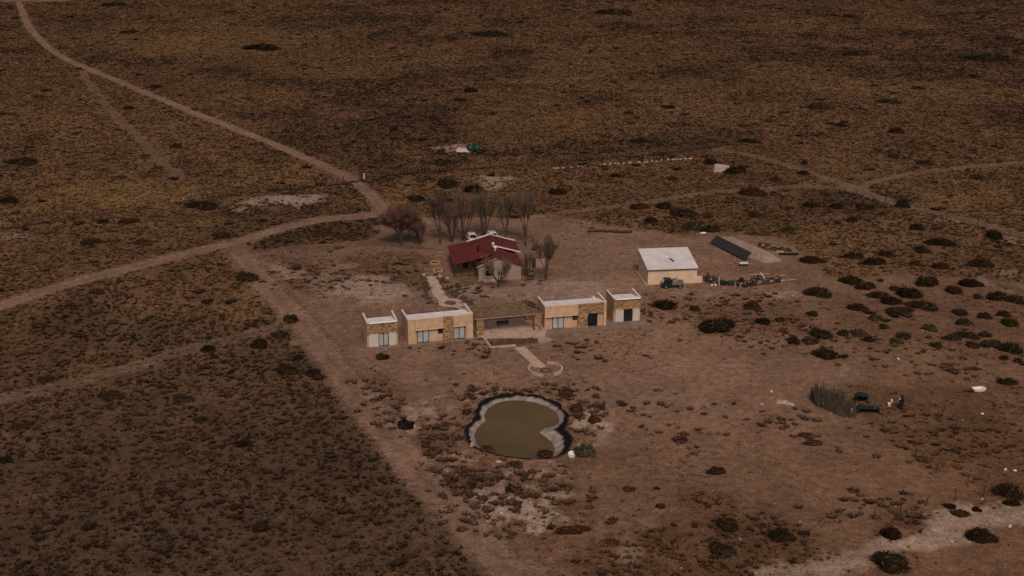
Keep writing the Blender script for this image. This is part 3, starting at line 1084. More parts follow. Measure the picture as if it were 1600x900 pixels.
# walls
MB().prism([(0.1, 0), (8.1, 0), (8.1, 2.6), (RU, RZ - 0.1), (0.1, 2.62)], -0.55, -0.3).build('gable_wall', M_HOUSEW, hs)
MB().quadbox((0.1, -0.297, 0), (0.35, 13.6, 2.6)).build('wall', M_HOUSEW, hs)
MB().quadbox((7.85, -0.297, 0), (8.098, 13.6, 2.6)).build('wall', M_HOUSEW, hs)
MB().prism([(0.36, 0), (7.84, 0), (7.84, 3.0), (RU, RZ - 0.1), (0.36, 3.2)], 13.4, 13.65).build('gable_wall', M_HOUSEW, hs)
MB().quadbox((-3.6, 5.0, 0), (0.098, 5.2, 2.6)).build('veranda_wall', mat('veranda_wall', (0.16, 0.10, 0.075), 0.9, 0.2, 1), hs)  # house wall tone darkened to carry the shade under the veranda roof
MB().quadbox((-3.6, 5.202, 0), (-3.4, 13.6, 2.55)).build('veranda_wall', M_HOUSEW, hs)
pst = MB().tube((0, 0, 0), (0, 0, 2.5), 0.08, 0.08, 6).mesh('veranda_post', M_DWOOD)
for u in (-4.2, -2.8, -1.4, -0.1):
    link('veranda_post', pst, hs, loc=(u, 2.25, 0))
MB().quadbox((-4.3, 2.15, 0.85), (-0.2, 2.2, 0.93)).build('veranda_rail', M_DWOOD, hs)
MB().quadbox((-4.3, 2.15, 0.35), (-0.2, 2.2, 0.43)).build('veranda_rail', M_DWOOD, hs)
glazed(hs, -2.6, -1.2, 0.9, 2.1, 4.97, M_BGLASS, 2, 'window')
glazed(hs, 1.4, 2.9, 0.9, 2.0, -0.57, M_BGLASS, 2, 'window')
MB().quadbox((1.25, -0.66, 0.78), (3.05, -0.56, 0.88)).build('window_sill', M_TRIM, hs)
# chimneys and vents
c = MB().tube((0.75, 6.2, 3.3), (0.75, 6.2, 4.75), 0.22, 0.22, 10).build('chimney', M_DARK, hs)
c = MB().tube((3.65, 6.6, 4.2), (3.65, 6.6, 5.0), 0.17, 0.17, 10).build('chimney', M_TRIM, hs)
MB().lump((3.65, 6.6, 5.05), (0.32, 0.32, 0.22), 12, 5, 0.02, rr, bottom=-0.6).build('cowl', M_TRIM, c)
c = MB().tube((3.75, 3.9, 4.2), (3.75, 3.9, 5.0), 0.17, 0.17, 10).build('chimney', M_TRIM, hs)
MB().lump((3.75, 3.9, 5.05), (0.36, 0.36, 0.26), 12, 5, 0.02, rr, bottom=-0.6).build('cowl', M_TRIM, c)
MB().lump((4.25, 10.6, 4.45), (0.26, 0.26, 0.3), 8, 4, 0.05, rr).build('roof_vent', M_RED, hs)
MB().lump((6.1, 10.2, 3.95), (0.22, 0.22, 0.26), 8, 4, 0.05, rr).build('roof_vent', M_RED, hs)
MB().quadbox((0.9, -1.7, 0.02), (3.4, -0.7, 0.4)).build('porch_step', M_CONC, hs)

ob = thing('outbuilding', (2.9, 235.2, 0), math.radians(8), 'low pale outbuilding with flat roof half hidden by bare trees right of the farmhouse', 'outbuilding')
MB().quadbox((0, 0, 0), (3.4, 2.6, 2.0)).build('wall', M_HOUSEW, ob)
MB().hexa([(-0.15, -0.15, 2.003), (3.55, -0.15, 2.003), (3.55, 2.8, 2.2), (-0.15, 2.8, 2.2), (-0.15, -0.15, 2.1), (3.55, -0.15, 2.1), (3.55, 2.8, 2.3), (-0.15, 2.8, 2.3)]).build('roof', mat('brown_roof', (0.13, 0.085, 0.065), 0.8, 0.2, 1), ob)
d = MB().quadbox((0.9, -0.05, 0.0), (1.7, 0.0, 1.85)).build('door', M_DWOOD, ob)
MB().tube((1.6, -0.09, 0.95), (1.6, -0.09, 1.1), 0.02, 0.02, 5).build('handle', M_GREYM, d)

# two timber raised beds by the farmhouse
for (x, y), lab in (((680, 411.5), 'square timber raised bed nearer the red roof corner, farther of the two'), ((684, 423), 'square timber raised bed at the head of the curved path, nearer of the two')):
    p = g(x, y)
    t = thing('raised_bed', p, math.radians(6), lab, 'raised bed', 'timber raised beds')
    for a, b_ in (((-0.95, -0.95), (0.95, -0.6)), ((-0.95, 0.6), (0.95, 0.95)), ((-0.95, -0.598), (-0.6, 0.598)), ((0.6, -0.598), (0.95, 0.598))):
        MB().quadbox((*a, 0), (*b_, 0.26)).build('sleeper', M_YWOOD, t)
    mb = MB()
    mb.quadbox((-0.598, -0.596, 0), (0.598, 0.596, 0.12))
    for k in range(9):
        mb.lump((rr.uniform(-.4, .4), rr.uniform(-.4, .4), 0.12), (0.16, 0.16, rr.uniform(0.08, 0.2)), 6, 3, 0.3, rr)
    mb.build('soil', mat('bed_earth', (0.05, 0.03, 0.02), 0.95, 0.3, 3), t)

# ------------------------------------------------------------------ shed
sh = thing('shed', g(1012, 445), math.radians(7.0), 'cream shed with single slope white sheet roof, standing alone right of the farmhouse', 'shed')
SW, SD, SF, SB = 9.3, 8.0, 2.95, 4.45
w = MB().quadbox((0, 0, 0), (SW, 0.25, SF - 0.06)).build('wall', M_SHEDW, sh)
MB().quadbox((0.25, SD - 0.25, 0), (SW - 0.25, SD, SB - 0.06)).build('wall', M_SHEDW, sh)
for u in (0, SW - 0.25):
    MB().hexa([(u, 0.252, 0), (u + 0.25, 0.252, 0), (u + 0.25, SD, 0), (u, SD, 0), (u, 0.252, SF - 0.04), (u + 0.25, 0.252, SF - 0.04), (u + 0.25, SD, SB - 0.03), (u, SD, SB - 0.03)]).build('wall', M_SHEDW, sh)
mb = MB()
sheet_roof(mb, (-0.18, SD + 0.2, SB), (SW + 0.18, SD + 0.2, SB), (-0.18, -0.25, SF - 0.04), (SW + 0.18, -0.25, SF - 0.04), 12, 0.07, 0.03)
rf = mb.build('roof', mat('white_sheet', (0.66, 0.575, 0.56), 0.55, 0.12, 0.5), sh)
MB().hexa([(5.3, 2.3, 3.55), (5.42, 2.3, 3.55), (4.95, 3.6, 3.78), (4.83, 3.6, 3.78), (5.3, 2.3, 3.72), (5.42, 2.3, 3.72), (4.95, 3.6, 3.95), (4.83, 3.6, 3.95)]).build('roof_pipe', M_DARK, rf)
MB().quadbox((-0.2, -0.3, SF - 0.16), (SW + 0.2, -0.24, SF - 0.02)).build('gutter', mat('gutter', (0.10, 0.06, 0.05), 0.6, 0.1, 1), sh)
MB().quadbox((SW + 0.003, 0.1, 0), (SW + 1.1, 0.4, 1.2)).build('wall', M_SHEDW, sh)
MB().hexa([(-0.5, -0.2, -0.02), (-0.05, -0.2, -0.02), (-0.05, SD, -0.02), (-0.5, SD, -0.02), (-0.5, -0.2, 0.1), (-0.05, -0.2, 0.1), (-0.05, SD, 0.1), (-0.5, SD, 0.1)]).build('footing', M_CONC, sh)


# ------------------------------------------------------------------ vehicles
def loft(secs, closed=True):
    """sections (list of (x, z) with y) along y -> mesh"""
    mb = MB()
    k = len(secs[0][1])
    for y, ring in secs:
        for x, z in ring:
            mb.v.append((x, y, z))
            mb.c.append(None)
    for i in range(len(secs) - 1):
        for j in range(k):
            a = i * k + j
            b_ = i * k + (j + 1) % k
            mb.f.append((a, b_, b_ + k, a + k))
    mb.f.append(tuple(range(k - 1, -1, -1)))
    n = (len(secs) - 1) * k
    mb.f.append(tuple(range(n, n + k)))
    return mb


def ring(w, z0, z1, top=1.0, r=0.12):
    """rounded car section of half width w"""
    h = z1 - z0
    return [(-w * 0.92, z0), (w * 0.92, z0), (w, z0 + h * 0.3), (w * 0.985, z0 + h * 0.75), (w * top, z1 - 0.02), (w * top * 0.8, z1), (-w * top * 0.8, z1), (-w * top, z1 - 0.02), (-w * 0.985, z0 + h * 0.75), (-w, z0 + h * 0.3)]


def wheel(parent, x, y, r=0.36, w=0.24):
    t = MB().tube((x - w / 2, y, r), (x + w / 2, y, r), r, r, 18).build('wheel', M_TYRE, parent)
    MB().tube((x - w / 2 - 0.01, y, r), (x + w / 2 + 0.01, y, r), r * 0.58, r * 0.58, 12).build('rim', M_RIM, t)


def suv(loc, rz, label, pickup=False):
    """front towards -y"""
    c = thing('parked_car', loc, rz, label, 'car', 'white cars parked behind the farmhouse')
    hw = 0.92
    loft([(-2.35, ring(hw * 0.82, 0.42, 0.82)), (-2.25, ring(hw * 0.95, 0.34, 0.98)), (-1.2, ring(hw, 0.32, 1.10)), (-1.0, ring(hw, 0.32, 1.12)), (1.9, ring(hw, 0.32, 1.12)),
          (2.25, ring(hw * 0.97, 0.36, 1.08)), (2.38, ring(hw * 0.9, 0.45, 0.95))]).build('body', M_CARW, c, True)
    yb = 0.55 if pickup else 2.05
    loft([(-1.05, ring(0.82, 1.1, 1.13)), (-0.35, ring(0.78, 1.1, 1.66, 0.93)), (-0.1, ring(0.76, 1.1, 1.74, 0.93)), (yb - 0.35, ring(0.76, 1.1, 1.74, 0.93)), (yb, ring(0.8, 1.1, 1.2))]).build('cabin', M_CARW, c, True)
    MB().hexa([(-0.72, -1.03, 1.15), (0.72, -1.03, 1.15), (0.62, -0.36, 1.64), (-0.62, -0.36, 1.64), (-0.72, -1.06, 1.17), (0.72, -1.06, 1.17), (0.62, -0.39, 1.675), (-0.62, -0.39, 1.675)]).build('windscreen', M_BGLASS, c)
    for s in (-1, 1):
        for y0, y1 in ((-0.55, 0.2), (0.28, min(yb - 0.35, 1.1))) if not pickup else ((-0.55, 0.15),):
            MB().hexa([(s * 0.80, y0, 1.16), (s * 0.80, y1, 1.16), (s * 0.735, y1, 1.6), (s * 0.735, y0 + 0.25, 1.6), (s * 0.83, y0, 1.16), (s * 0.83, y1, 1.16), (s * 0.765, y1, 1.6), (s * 0.765, y0 + 0.25, 1.6)]).build('cabin_window', M_BGLASS, c)
        MB().quadbox((s * 0.66 - 0.17, -2.34, 0.72), (s * 0.66 + 0.17, -2.22, 0.88)).build('headlight', M_LAMP, c, bevel=0.03)
        MB().quadbox((s * 1.03 - 0.09, -0.78, 1.12), (s * 1.03 + 0.09, -0.66, 1.28)).build('mirror', M_CARW, c, bevel=0.03)
        wheel(c, s * 0.80, -1.45)
        wheel(c, s * 0.80, 1.45)
    MB().quadbox((-0.42, -2.37, 0.66), (0.42, -2.27, 0.84)).build('grille', M_DARK, c)
    MB().quadbox((-0.78, -2.42, 0.40), (0.78, -2.3, 0.56)).build('bumper', M_GREYM, c, bevel=0.04)
    return c


suv((-8.15, 252.6, 0), math.radians(14), 'white car parked under the bare trees behind the left roof slope')
suv((-3.95, 253.6, 0), math.radians(14), 'white car parked behind the ridge of the red roof, right of the other')

tk = thing('flatbed_truck', g(1033, 449.5), math.radians(4), 'small truck with black cab and grey load bed parked against the shed front', 'truck')
MB().prism([(0, 0.45), (1.75, 0.45), (1.75, 1.75), (0.45, 1.75), (0.12, 1.1), (0, 1.0)], -0.8, 0.8).build('cab', M_DGREEN, tk, bevel=0.05)
MB().quadbox((0.62, -0.82, 1.08), (1.45, -0.79, 1.6)).build('cabin_window', M_BGLASS, tk)
MB().hexa([(0.10, -0.7, 1.1), (0.10, 0.7, 1.1), (0.42, 0.7, 1.7), (0.42, -0.7, 1.7), (0.06, -0.7, 1.12), (0.06, 0.7, 1.12), (0.38, 0.7, 1.72), (0.38, -0.7, 1.72)]).build('windscreen', M_LAMP, tk)
MB().quadbox((1.8, -0.85, 0.7), (4.2, 0.85, 0.82)).build('load_bed', M_GREYM, tk)
MB().quadbox((1.8, -0.87, 0.823), (3.2, -0.82, 1.2)).build('drop_side', M_GREYM, tk)
MB().quadbox((1.84, 0.82, 0.823), (4.2, 0.87, 1.2)).build('drop_side', M_GREYM, tk)
MB().tube((1.9, -0.7, 1.7), (3.0, 0.6, 1.72), 0.06, 0.05, 6).build('carried_pole', M_RUST, tk)
MB().quadbox((1.95, -0.6, 0.83), (3.0, 0.6, 1.55)).build('load', mat('load_cover', (0.24, 0.18, 0.15), 0.9, 0.3, 1.5), tk, bevel=0.1)
MB().quadbox((0.3, -0.45, 0.4), (4.1, 0.45, 0.6)).build('chassis', M_DARK, tk)
for x in (0.75, 3.4):
    for y in (-0.72, 0.72):
        t_ = MB().tube((x, y - 0.12, 0.36), (x, y + 0.12, 0.36), 0.36, 0.36, 16).build('wheel', M_TYRE, tk)
        MB().tube((x, y - 0.13, 0.36), (x, y + 0.13, 0.36), 0.19, 0.19, 10).build('rim', M_RIM, t_)

# ------------------------------------------------------------------ solar panels, mound, scrap
A, B = g(1109.5, 378.5, 0.35), g(1164, 406, 0.35)
ax = (B - A)
LEN = Vector((ax.x, ax.y, 0)).length
ang = math.atan2(ax.y, ax.x)
so = thing('solar_array', (A.x, A.y, 0), ang, 'long tilted row of dark solar panels beside the gravel mound', 'solar panels')
NPV = 10
pw = LEN / NPV
TI = 1.7
slope_v, slope_z = 1.45, 1.30
pan = MB().hexa([(0.1, 0, 0), (pw - 0.1, 0, 0), (pw - 0.1, slope_v, slope_z), (0.1, slope_v, slope_z), (0.1, -0.03, 0.04), (pw - 0.1, -0.03, 0.04), (pw - 0.1, slope_v - 0.03, slope_z + 0.04), (0.1, slope_v - 0.03, slope_z + 0.04)]).mesh('solar_panel', M_PV)
fr = MB()
for a, b_ in ((0.1, 0.14), (pw - 0.14, pw - 0.1)):
    fr.hexa([(a, -0.04, 0.05), (b_, -0.04, 0.05), (b_, slope_v - 0.04, slope_z + 0.05), (a, slope_v - 0.04, slope_z + 0.05), (a, -0.06, 0.07), (b_, -0.06, 0.07), (b_, slope_v - 0.06, slope_z + 0.07), (a, slope_v - 0.06, slope_z + 0.07)])
frm = fr.mesh('frame', mat('pv_frame', (0.06, 0.056, 0.052), 0.6, 0.1, 1))
lgm = MB().tube((0, slope_v, 0), (0, slope_v, slope_z + 0.35), 0.05, 0.05, 6).tube((0, 0.05, 0), (0, 0.05, 0.38), 0.05, 0.05, 6).mesh('leg', M_GREYM)
MB().hexa([(0.02, 0.06, 0.33), (LEN - 0.02, 0.06, 0.33), (LEN - 0.02, slope_v + 0.06, slope_z + 0.33), (0.02, slope_v + 0.06, slope_z + 0.33), (0.02, 0.03, 0.35), (LEN - 0.02, 0.03, 0.35), (LEN - 0.02, slope_v + 0.03, slope_z + 0.35), (0.02, slope_v + 0.03, slope_z + 0.35)]).build('gap_dark_sheet', M_BLACK, so)  # added black sheet that makes the gaps between panels dark
for k in range(NPV):
    p = link('solar_panel', pan, so, loc=(k * pw, 0, 0.36))
    link('frame', frm, p)
    if k % 2 == 0:
        link('leg', lgm, so, loc=(k * pw + 0.3, 0.02, 0))

# long gravel mound behind the panels
m0 = g(1130, 374)
m1 = g(1208, 408)
d = m1 - m0
ma = math.atan2(d.y, d.x)
ml = d.length
u_ = np.linspace(-1.5, ml + 1.5, 70)
v_ = np.linspace(-3.2, 3.2, 26)
U, V = np.meshgrid(u_, v_)
prof = (1 - sstep(0.3, 1.0, np.abs(V) / (2.2 + 0.8 * vnoise(U, U * 0, 4, 51)))) * sstep(-1.5, 1.5, U) * (1 - sstep(ml - 2, ml + 1.2, U))
Zm = prof * (0.75 + 0.5 * fbm(U, V, 2.5, 52)) + 0.10 * prof * (fbm(U, V, 0.6, 53) - 0.5) - 0.05
ii = np.arange(U.size).reshape(U.shape)
ff = np.stack([ii[:-1, :-1].ravel(), ii[:-1, 1:].ravel(), ii[1:, 1:].ravel(), ii[1:, :-1].ravel()], 1)
o = link('gravel_mound', np_mesh('gravel_mound', np.stack([U.ravel(), V.ravel(), Zm.ravel()], 1), ff, M_EARTH, True), loc=(m0.x, m0.y, 0), rz=ma)
tag(o, 'long pale gravel mound behind the solar panels', 'mound')

# small white things round the shed
p = g(1162, 416)
wt = thing('white_table', p, math.radians(4), 'small white topped table on the bare ground below the solar panels', 'table')
MB().quadbox((-0.85, -0.4, 0.62), (0.85, 0.4, 0.72)).build('table_top', M_WHITEP, wt)
lg = MB().quadbox((-0.05, -0.05, 0), (0.05, 0.05, 0.62)).mesh('leg', M_DWOOD)
for sx in (-0.7, 0.7):
    for sy in (-0.3, 0.3):
        link('leg', lg, wt, loc=(sx, sy, 0))


def post(x, y, h, r, m, label, name='post', tilt=0.03, cap=None):
    p = g(x, y)
    mb = MB()
    mb.tube((0, 0, -0.1), (tilt, 0.02, h * 0.55), r * 1.1, r, 7).tube((tilt, 0.02, h * 0.55), (tilt * 1.6, 0.03, h), r, r * 0.9, 7)
    o = mb.build(name, m)
    o.location = p
    return tag(o, label, 'post')


post(1147, 410, 0.95, 0.10, M_PWOOD, 'short pale post standing between the solar panels and the shed')
post(1175.5, 389, 1.1, 0.10, M_PWOOD, 'pale post standing on the gravel mound behind the panels')
post(1123, 447.5, 2.0, 0.11, M_PWOOD, 'tall pale post standing at the near edge of the scrap heap')
post(1552, 673, 1.6, 0.09, M_POST, 'lone dark post standing near the right edge below the white trough')
post(569, 281, 1.6, 0.2, M_WHITE, 'thick pale gate post where the road passes the fence', 'gate_post')

o = MB().lump((0, 0, 0), (0.7, 0.25, 0.3), 8, 4, 0.2, rr).lump((0.4, 0.02, 0.05), (0.35, 0.2, 0.2), 7, 3, 0.2, rr).build('white_sack', M_WHITEP)
o.location = g(1098.5, 364.5)
tag(o, 'white sack lying at the far end of the solar panels', 'sack')


# scrap heaps: each leaning pole, plank, drum and tyre is a thing
def plank(x, y, L, az, w, h, z, m, label, name='plank', tip=0.0, group=None):
    p = g(x, y)
    o = MB().hexa([(-L / 2, -w / 2, 0), (L / 2, -w / 2, tip), (L / 2, w / 2, tip), (-L / 2, w / 2, 0), (-L / 2, -w / 2, h), (L / 2, -w / 2, h + tip), (L / 2, w / 2, h + tip), (-L / 2, w / 2, h)]).build(name, m)
    o.location = (p.x, p.y, z)
    o.rotation_euler = (0, 0, math.radians(az))
    return tag(o, label, 'plank', group)


def drum(x, y, r, h, m, label, lying=False, name='drum'):
    p = g(x, y)
    t_ = thing(name, p, random.uniform(0, 3), label, 'drum')
    if lying:
        MB().tube((-h / 2, 0, r), (h / 2, 0, r), r, r, 14).build('shell', m, t_)
        for q in (-0.3, 0.3):
            MB().tube((q * h - 0.03, 0, r), (q * h + 0.03, 0, r), r * 1.05, r * 1.05, 14).build('hoop', m, t_)
    else:
        MB().tube((0, 0, 0), (0, 0, h), r, r, 14).build('shell', m, t_)
        for q in (0.33, 0.66):
            MB().tube((0, 0, q * h - 0.03), (0, 0, q * h + 0.03), r * 1.05, r * 1.05, 14).build('hoop', m, t_)
    return t_


def tyre(x, y, R, label, z=0):
    p = g(x, y)
    mb = MB()
    n, k = 18, 8
    for i in range(n):
        a = 2 * math.pi * i / n
        for j in range(k):
            b_ = 2 * math.pi * j / k
            q = R * (0.72 + 0.28 * math.cos(b_))
            mb.v.append((q * math.cos(a), q * math.sin(a), 0.14 + R * 0.28 * math.sin(b_)))
            mb.c.append(None)
    for i in range(n):
        for j in range(k):
            mb.f.append((i * k + j, ((i + 1) % n) * k + j, ((i + 1) % n) * k + (j + 1) % k, i * k + (j + 1) % k))
    o = mb.build('tyre', M_TYRE, smooth=True)
    o.location = (p.x, p.y, z + 0.05)
    return tag(o, label, 'tyre')


drum(1106, 441, 0.42, 1.5, M_RUST, 'rusty upright drum against the right side of the shed')
drum(1115, 443, 0.36, 1.0, M_RUST, 'low rusty drum between the shed and the tall pale post')
drum(1129, 445, 0.45, 1.4, M_DGREEN, 'dark drum lying just right of the tall pale post', True)
drum(1142, 446, 0.42, 1.3, M_DARK, 'black drum lying in the middle of the scrap heap', True)
drum(1158, 443, 0.4, 1.1, M_DGREEN, 'dark upright drum towards the right of the scrap heap')
tyre(1172, 446, 0.75, 'large black tyre lying on the right of the scrap heap')
tyre(1180, 445, 0.62, 'smaller black tyre lying under the leaning white pole')
tyre(1164, 448, 0.55, 'black tyre nearest the camera in the scrap heap')
post(1148, 447.5, 0.75, 0.07, M_PWOOD, 'short pale stake in front of the black lying drum')
post(1156, 447.5, 0.8, 0.07, M_PWOOD, 'short pale stake right of the lying drums')
for k, (x, y) in enumerate(((1112, 446.5), (1118, 446))):
    o = MB().lump((0, 0, 0.1), (0.24, 0.2, 0.2), 7, 4, 0.2, rr).build('white_bucket_lid', M_WHITEP)
    o.location = g(x, y)
    tag(o, ('white lump of rubbish left of the tall pale post', 'white lump of rubbish touching the tall pale post')[k], 'rubbish')
o = MB().tube((0, 0, 0.1), (1.4, -1.2, 1.4), 0.08, 0.06, 6).build('leaning_pole', M_WHITEP)
o.location = g(1199, 441)
o.rotation_euler = (0, 0, math.radians(165))
tag(o, 'white pole leaning over the scrap heap', 'pole')
PLK = [(1205, 440, 5.0, 2, 'long pale plank lying rightmost on the scrap heap'), (1196, 434, 3.0, -25, 'pale plank lying at the back of the scrap heap'), (1218, 433, 2.4, 10, 'short pale plank at the far right of the scrap heap'),
       (1230, 439, 3.2, 4, 'pale plank lying apart on bare ground right of the scrap heap'), (1186, 430, 4.0, 12, 'pale board behind the large tyre')]
for k, (x, y, l, a, lab) in enumerate(PLK):
    plank(x, y, l, a, 0.28, 0.08, 0.05 + 0.1 * (k % 3), M_PWOOD, lab, tip=0.15 * (k % 2))
DPL = [(1203, 443, 2.4, 18, 'dark board under the pale planks'), (1191, 438, 2.0, -40, 'dark board crossing the heap behind the white pole'), (1210, 436, 2.6, -15, 'dark board between the two pale planks')]
for x, y, l, a, lab in DPL:
    plank(x, y, l, a, 0.4, 0.25, 0.05, M_RUST, lab)
def scrap_heap(x, y, L_, W_, n, seed, lab, az=0.0):
    R_ = random.Random(seed)
    t_ = thing('scrap_heap', g(x, y), az, lab, 'scrap heap')
    for nm, m_, k_ in (('rusty_pieces', M_RUST, n), ('dark_pieces', M_DARK, n // 2), ('wooden_pieces', M_WOOD, n // 2), ('pale_pieces', M_PWOOD, n // 5)):
        mb_ = MB()
        for _ in range(k_):
            c_ = Vector((R_.gauss(0, L_ / 3.6), R_.gauss(0, W_ / 3.6), R_.uniform(0.0, 0.35)))
            a_ = R_.uniform(0, math.pi)
            l_ = R_.uniform(0.25, 1.3)
            dv = Vector((math.cos(a_), math.sin(a_), R_.gauss(0, 0.35))) * (l_ / 2)
            if R_.random() < 0.5:
                mb_.tube(c_ - dv, c_ + dv, R_.uniform(0.03, 0.10), None, 5)
            else:
                mb_.lump(c_, (l_ * 0.4, l_ * 0.3, R_.uniform(0.12, 0.4)), 6, 3, 0.35, R_)
        mb_.build(nm, m_, t_, kind='stuff')
    return t_


scrap_heap(1111, 437, 2.2, 2.6, 40, 1, 'rusty scrap heaped in the corner right of the shed wall')
scrap_heap(1140, 444, 5.0, 2.0, 70, 2, 'dark scrap heaped round the lying drums')
scrap_heap(1170, 443, 4.6, 2.6, 70, 3, 'dark scrap heaped round the tyres')
scrap_heap(1200, 439, 4.0, 3.0, 60, 4, 'rusty scrap heaped under the pale planks')
scrap_heap(1208, 388, 5.0, 2.4, 60, 5, 'rusty scrap heaped among the beams behind the mound', -0.5)
# second heap behind the mound
for x, y, l, a, m_, lab in ((1196, 383, 3.0, -30, M_RUST, 'dark beam at the left of the heap behind the mound'), (1207, 388, 3.5, -35, M_DARK, 'black beam in the middle of the heap behind the mound'),
                            (1217, 392, 3.2, -20, M_RUST, 'rusty beam crossing the heap behind the mound'), (1232, 398.5, 3.8, -4, M_DARK, 'black log lying at the right end of the heap behind the mound'),
                            (1203, 386, 1.6, 5, M_PWOOD, 'pale board on the heap behind the mound'), (1219, 395, 1.5, -25, M_PWOOD, 'pale curved board near the black log'), (1216, 386.5, 1.2, 0, M_PWOOD, 'small pale board on the far side of the heap')):
    plank(x, y, l, a, 0.45, 0.4, 0.0, m_, lab, 'beam' if m_ is not M_PWOOD else 'board')
# dark poles lying in a line beyond the yard
for k, (x, y, l, a, lab) in enumerate(((926, 363, 2.2, 3, 'leftmost dark pole in the line lying beyond the bare yard'), (940, 362.5, 3.2, -4, 'second dark pole in the line lying beyond the bare yard'),
                                       (956, 363, 2.8, 5, 'third dark pole in the line lying beyond the bare yard'), (967, 364, 2.6, -3, 'fourth dark pole in the line lying beyond the bare yard'), (979, 364, 2.4, 1, 'rightmost dark pole in the line lying beyond the bare yard'))):
    p = g(x, y)
    o = MB().tube((-l / 2, 0, 0.28), (l / 2, 0.1, 0.28), 0.3, 0.24, 8).build('pole', M_DWOOD)
    o.location = p
    o.rotation_euler = (0, 0, math.radians(a))
    tag(o, lab, 'pole')

# pale slab and green tanks beyond the fence
p = g(726, 236)
o = MB().hexa([(-2.4, -1.6, 0), (2.2, -1.6, 0), (2.4, 1.6, 0), (-2.2, 1.6, 0), (-2.2, -1.4, 0.45), (2.1, -1.4, 0.45), (2.2, 1.5, 0.5), (-2.1, 1.5, 0.5)]).build('concrete_slab', mat('pale_slab', (0.62, 0.46, 0.37), 0.9, 0.15, 0.6), bevel=0.08)
o.location = p
tag(o, 'pale concrete slab beside the green tanks beyond the fence', 'slab')
for k, (x, lab) in enumerate(((734.5, 'left of the two dark green tanks next to the pale slab'), (744.5, 'right of the two dark green tanks beyond the fence'))):
    t_ = thing('water_tank', g(x, 236), 0.2, lab, 'tank', 'green water tanks')
    R = 0.86
    MB().tube((0, -1.4, R), (0, 1.4, R), R, R, 20).build('shell', M_GREEN, t_, True)
    MB().lump((0, -1.4, R), (R, 0.3, R), 16, 8, 0.0, rr, bottom=-1).build('end_cap', M_GREEN, t_, True)
    for y in (-0.9, 0, 0.9):
        MB().tube((0, y - 0.06, R), (0, y + 0.06, R), R * 1.04, R * 1.04, 20).build('rib', M_GREEN, t_)
    MB().tube((0, 0.4, 2 * R - 0.05), (0, 0.4, 2 * R + 0.14), 0.25, 0.25, 12).build('lid', M_DGREEN, t_)
p = g(1126, 267)
o = MB().hexa([(-2.1, -1.8, 0), (2.2, -2.2, 0), (2.8, 2.4, 0), (-1.6, 3.2, 0), (-1.7, -0.4, 0.5), (2.0, -0.8, 0.45), (2.4, 2.1, 1.0), (-1.0, 2.8, 1.25)]).build('pale_boulder', mat('boulder', (0.37, 0.27, 0.225), 0.95, 0.2, 0.8, 0.06), bevel=0.12)
o.location = p
tag(o, 'pale slab sided boulder between two dark bushes at the far fence', 'boulder')

# white stones in a row below the far fence
stm = [MB().lump((0, 0, 0.1), (0.5, 0.35, 0.3), 7, 4, 0.25, random.Random(60 + k)).mesh('white_stone', M_ROCKP) for k in range(4)]
for k in range(30):
    if k in (3, 8, 9, 17):
        continue
    x = 865 + k * 7.4 + rr.uniform(-2, 2)
    y = 264 - (x - 865) * 0.073 + rr.uniform(-0.5, 0.5)
    o = link('white_stone', stm[k % 4], loc=g(x, y), rz=rr.uniform(0, 3), scale=(rr.uniform(0.7, 1.5), rr.uniform(.7, 1.2), rr.uniform(.7, 1.2)))
    tag(o, 'white stone in the long row laid out below the far fence', 'stone', 'white stones in a row below the far fence')

# dark rocks edging the curved path
rkm = [MB().lump((0, 0, 0.1), (0.42, 0.36, 0.32), 7, 4, 0.28, random.Random(80 + k)).mesh('edging_rock', M_ROCKD) for k in range(5)]
EDGE_L = smooth_line([z7(*p)[:2] for p in ((85, 330), (95, 400), (105, 480), (115, 560), (170, 650), (250, 705))], 6)
EDGE_R = smooth_line([z7(*p)[:2] for p in ((320, 340), (370, 420), (430, 510), (500, 570), (590, 590), (670, 640), (760, 720), (820, 840))], 6)
for side, E_ in (('left', EDGE_L), ('right', EDGE_R)):
    for p in E_:
        for q in range(2):
            if rr.random() < 0.55:
                continue
            o = link('edging_rock', rkm[rr.randrange(5)], loc=(p[0] + rr.gauss(0, 0.35), p[1] + rr.gauss(0, 0.6), 0), rz=rr.uniform(0, 6), scale=[rr.uniform(0.5, 1.15)] * 3)
            tag(o, 'dark rock edging the %s side of the curved path' % side, 'rock', 'dark rocks along the %s side of the curved path' % side)
for x, y, lab in ((662, 431, 'pale gate stone at the left head of the curved path'), (687, 432, 'pale gate stone at the right head of the curved path'),
                  (648, 667, 'pale boulder beside the dark bush left of the pond'), (699, 436, 'pale stone right of the path head, among low plants'),
                  (738, 696, 'pale stone on the left rim of the pond'), (779, 723, 'small white stone on the near rim of the pond'), (1239, 463, 'pale stone beside the wide bush below the scrap heap')):
    o = link('boulder', stm[rr.randrange(4)], loc=g(x, y), rz=rr.uniform(0, 3), scale=(0.9, 0.9, 1.1))
    tag(o, lab, 'stone')

# ------------------------------------------------------------------ fences
post_m = MB().tube((0, 0, -0.1), (0.02, 0.01, 1.5), 0.12, 0.10, 6).mesh('post', M_POST)
thin_m = MB().tube((0, 0, -0.1), (0.01, 0.01, 1.35), 0.05, 0.045, 5).mesh('dropper', mat('pale_dropper', (0.20, 0.125, 0.085), 0.9, 0.2, 2))


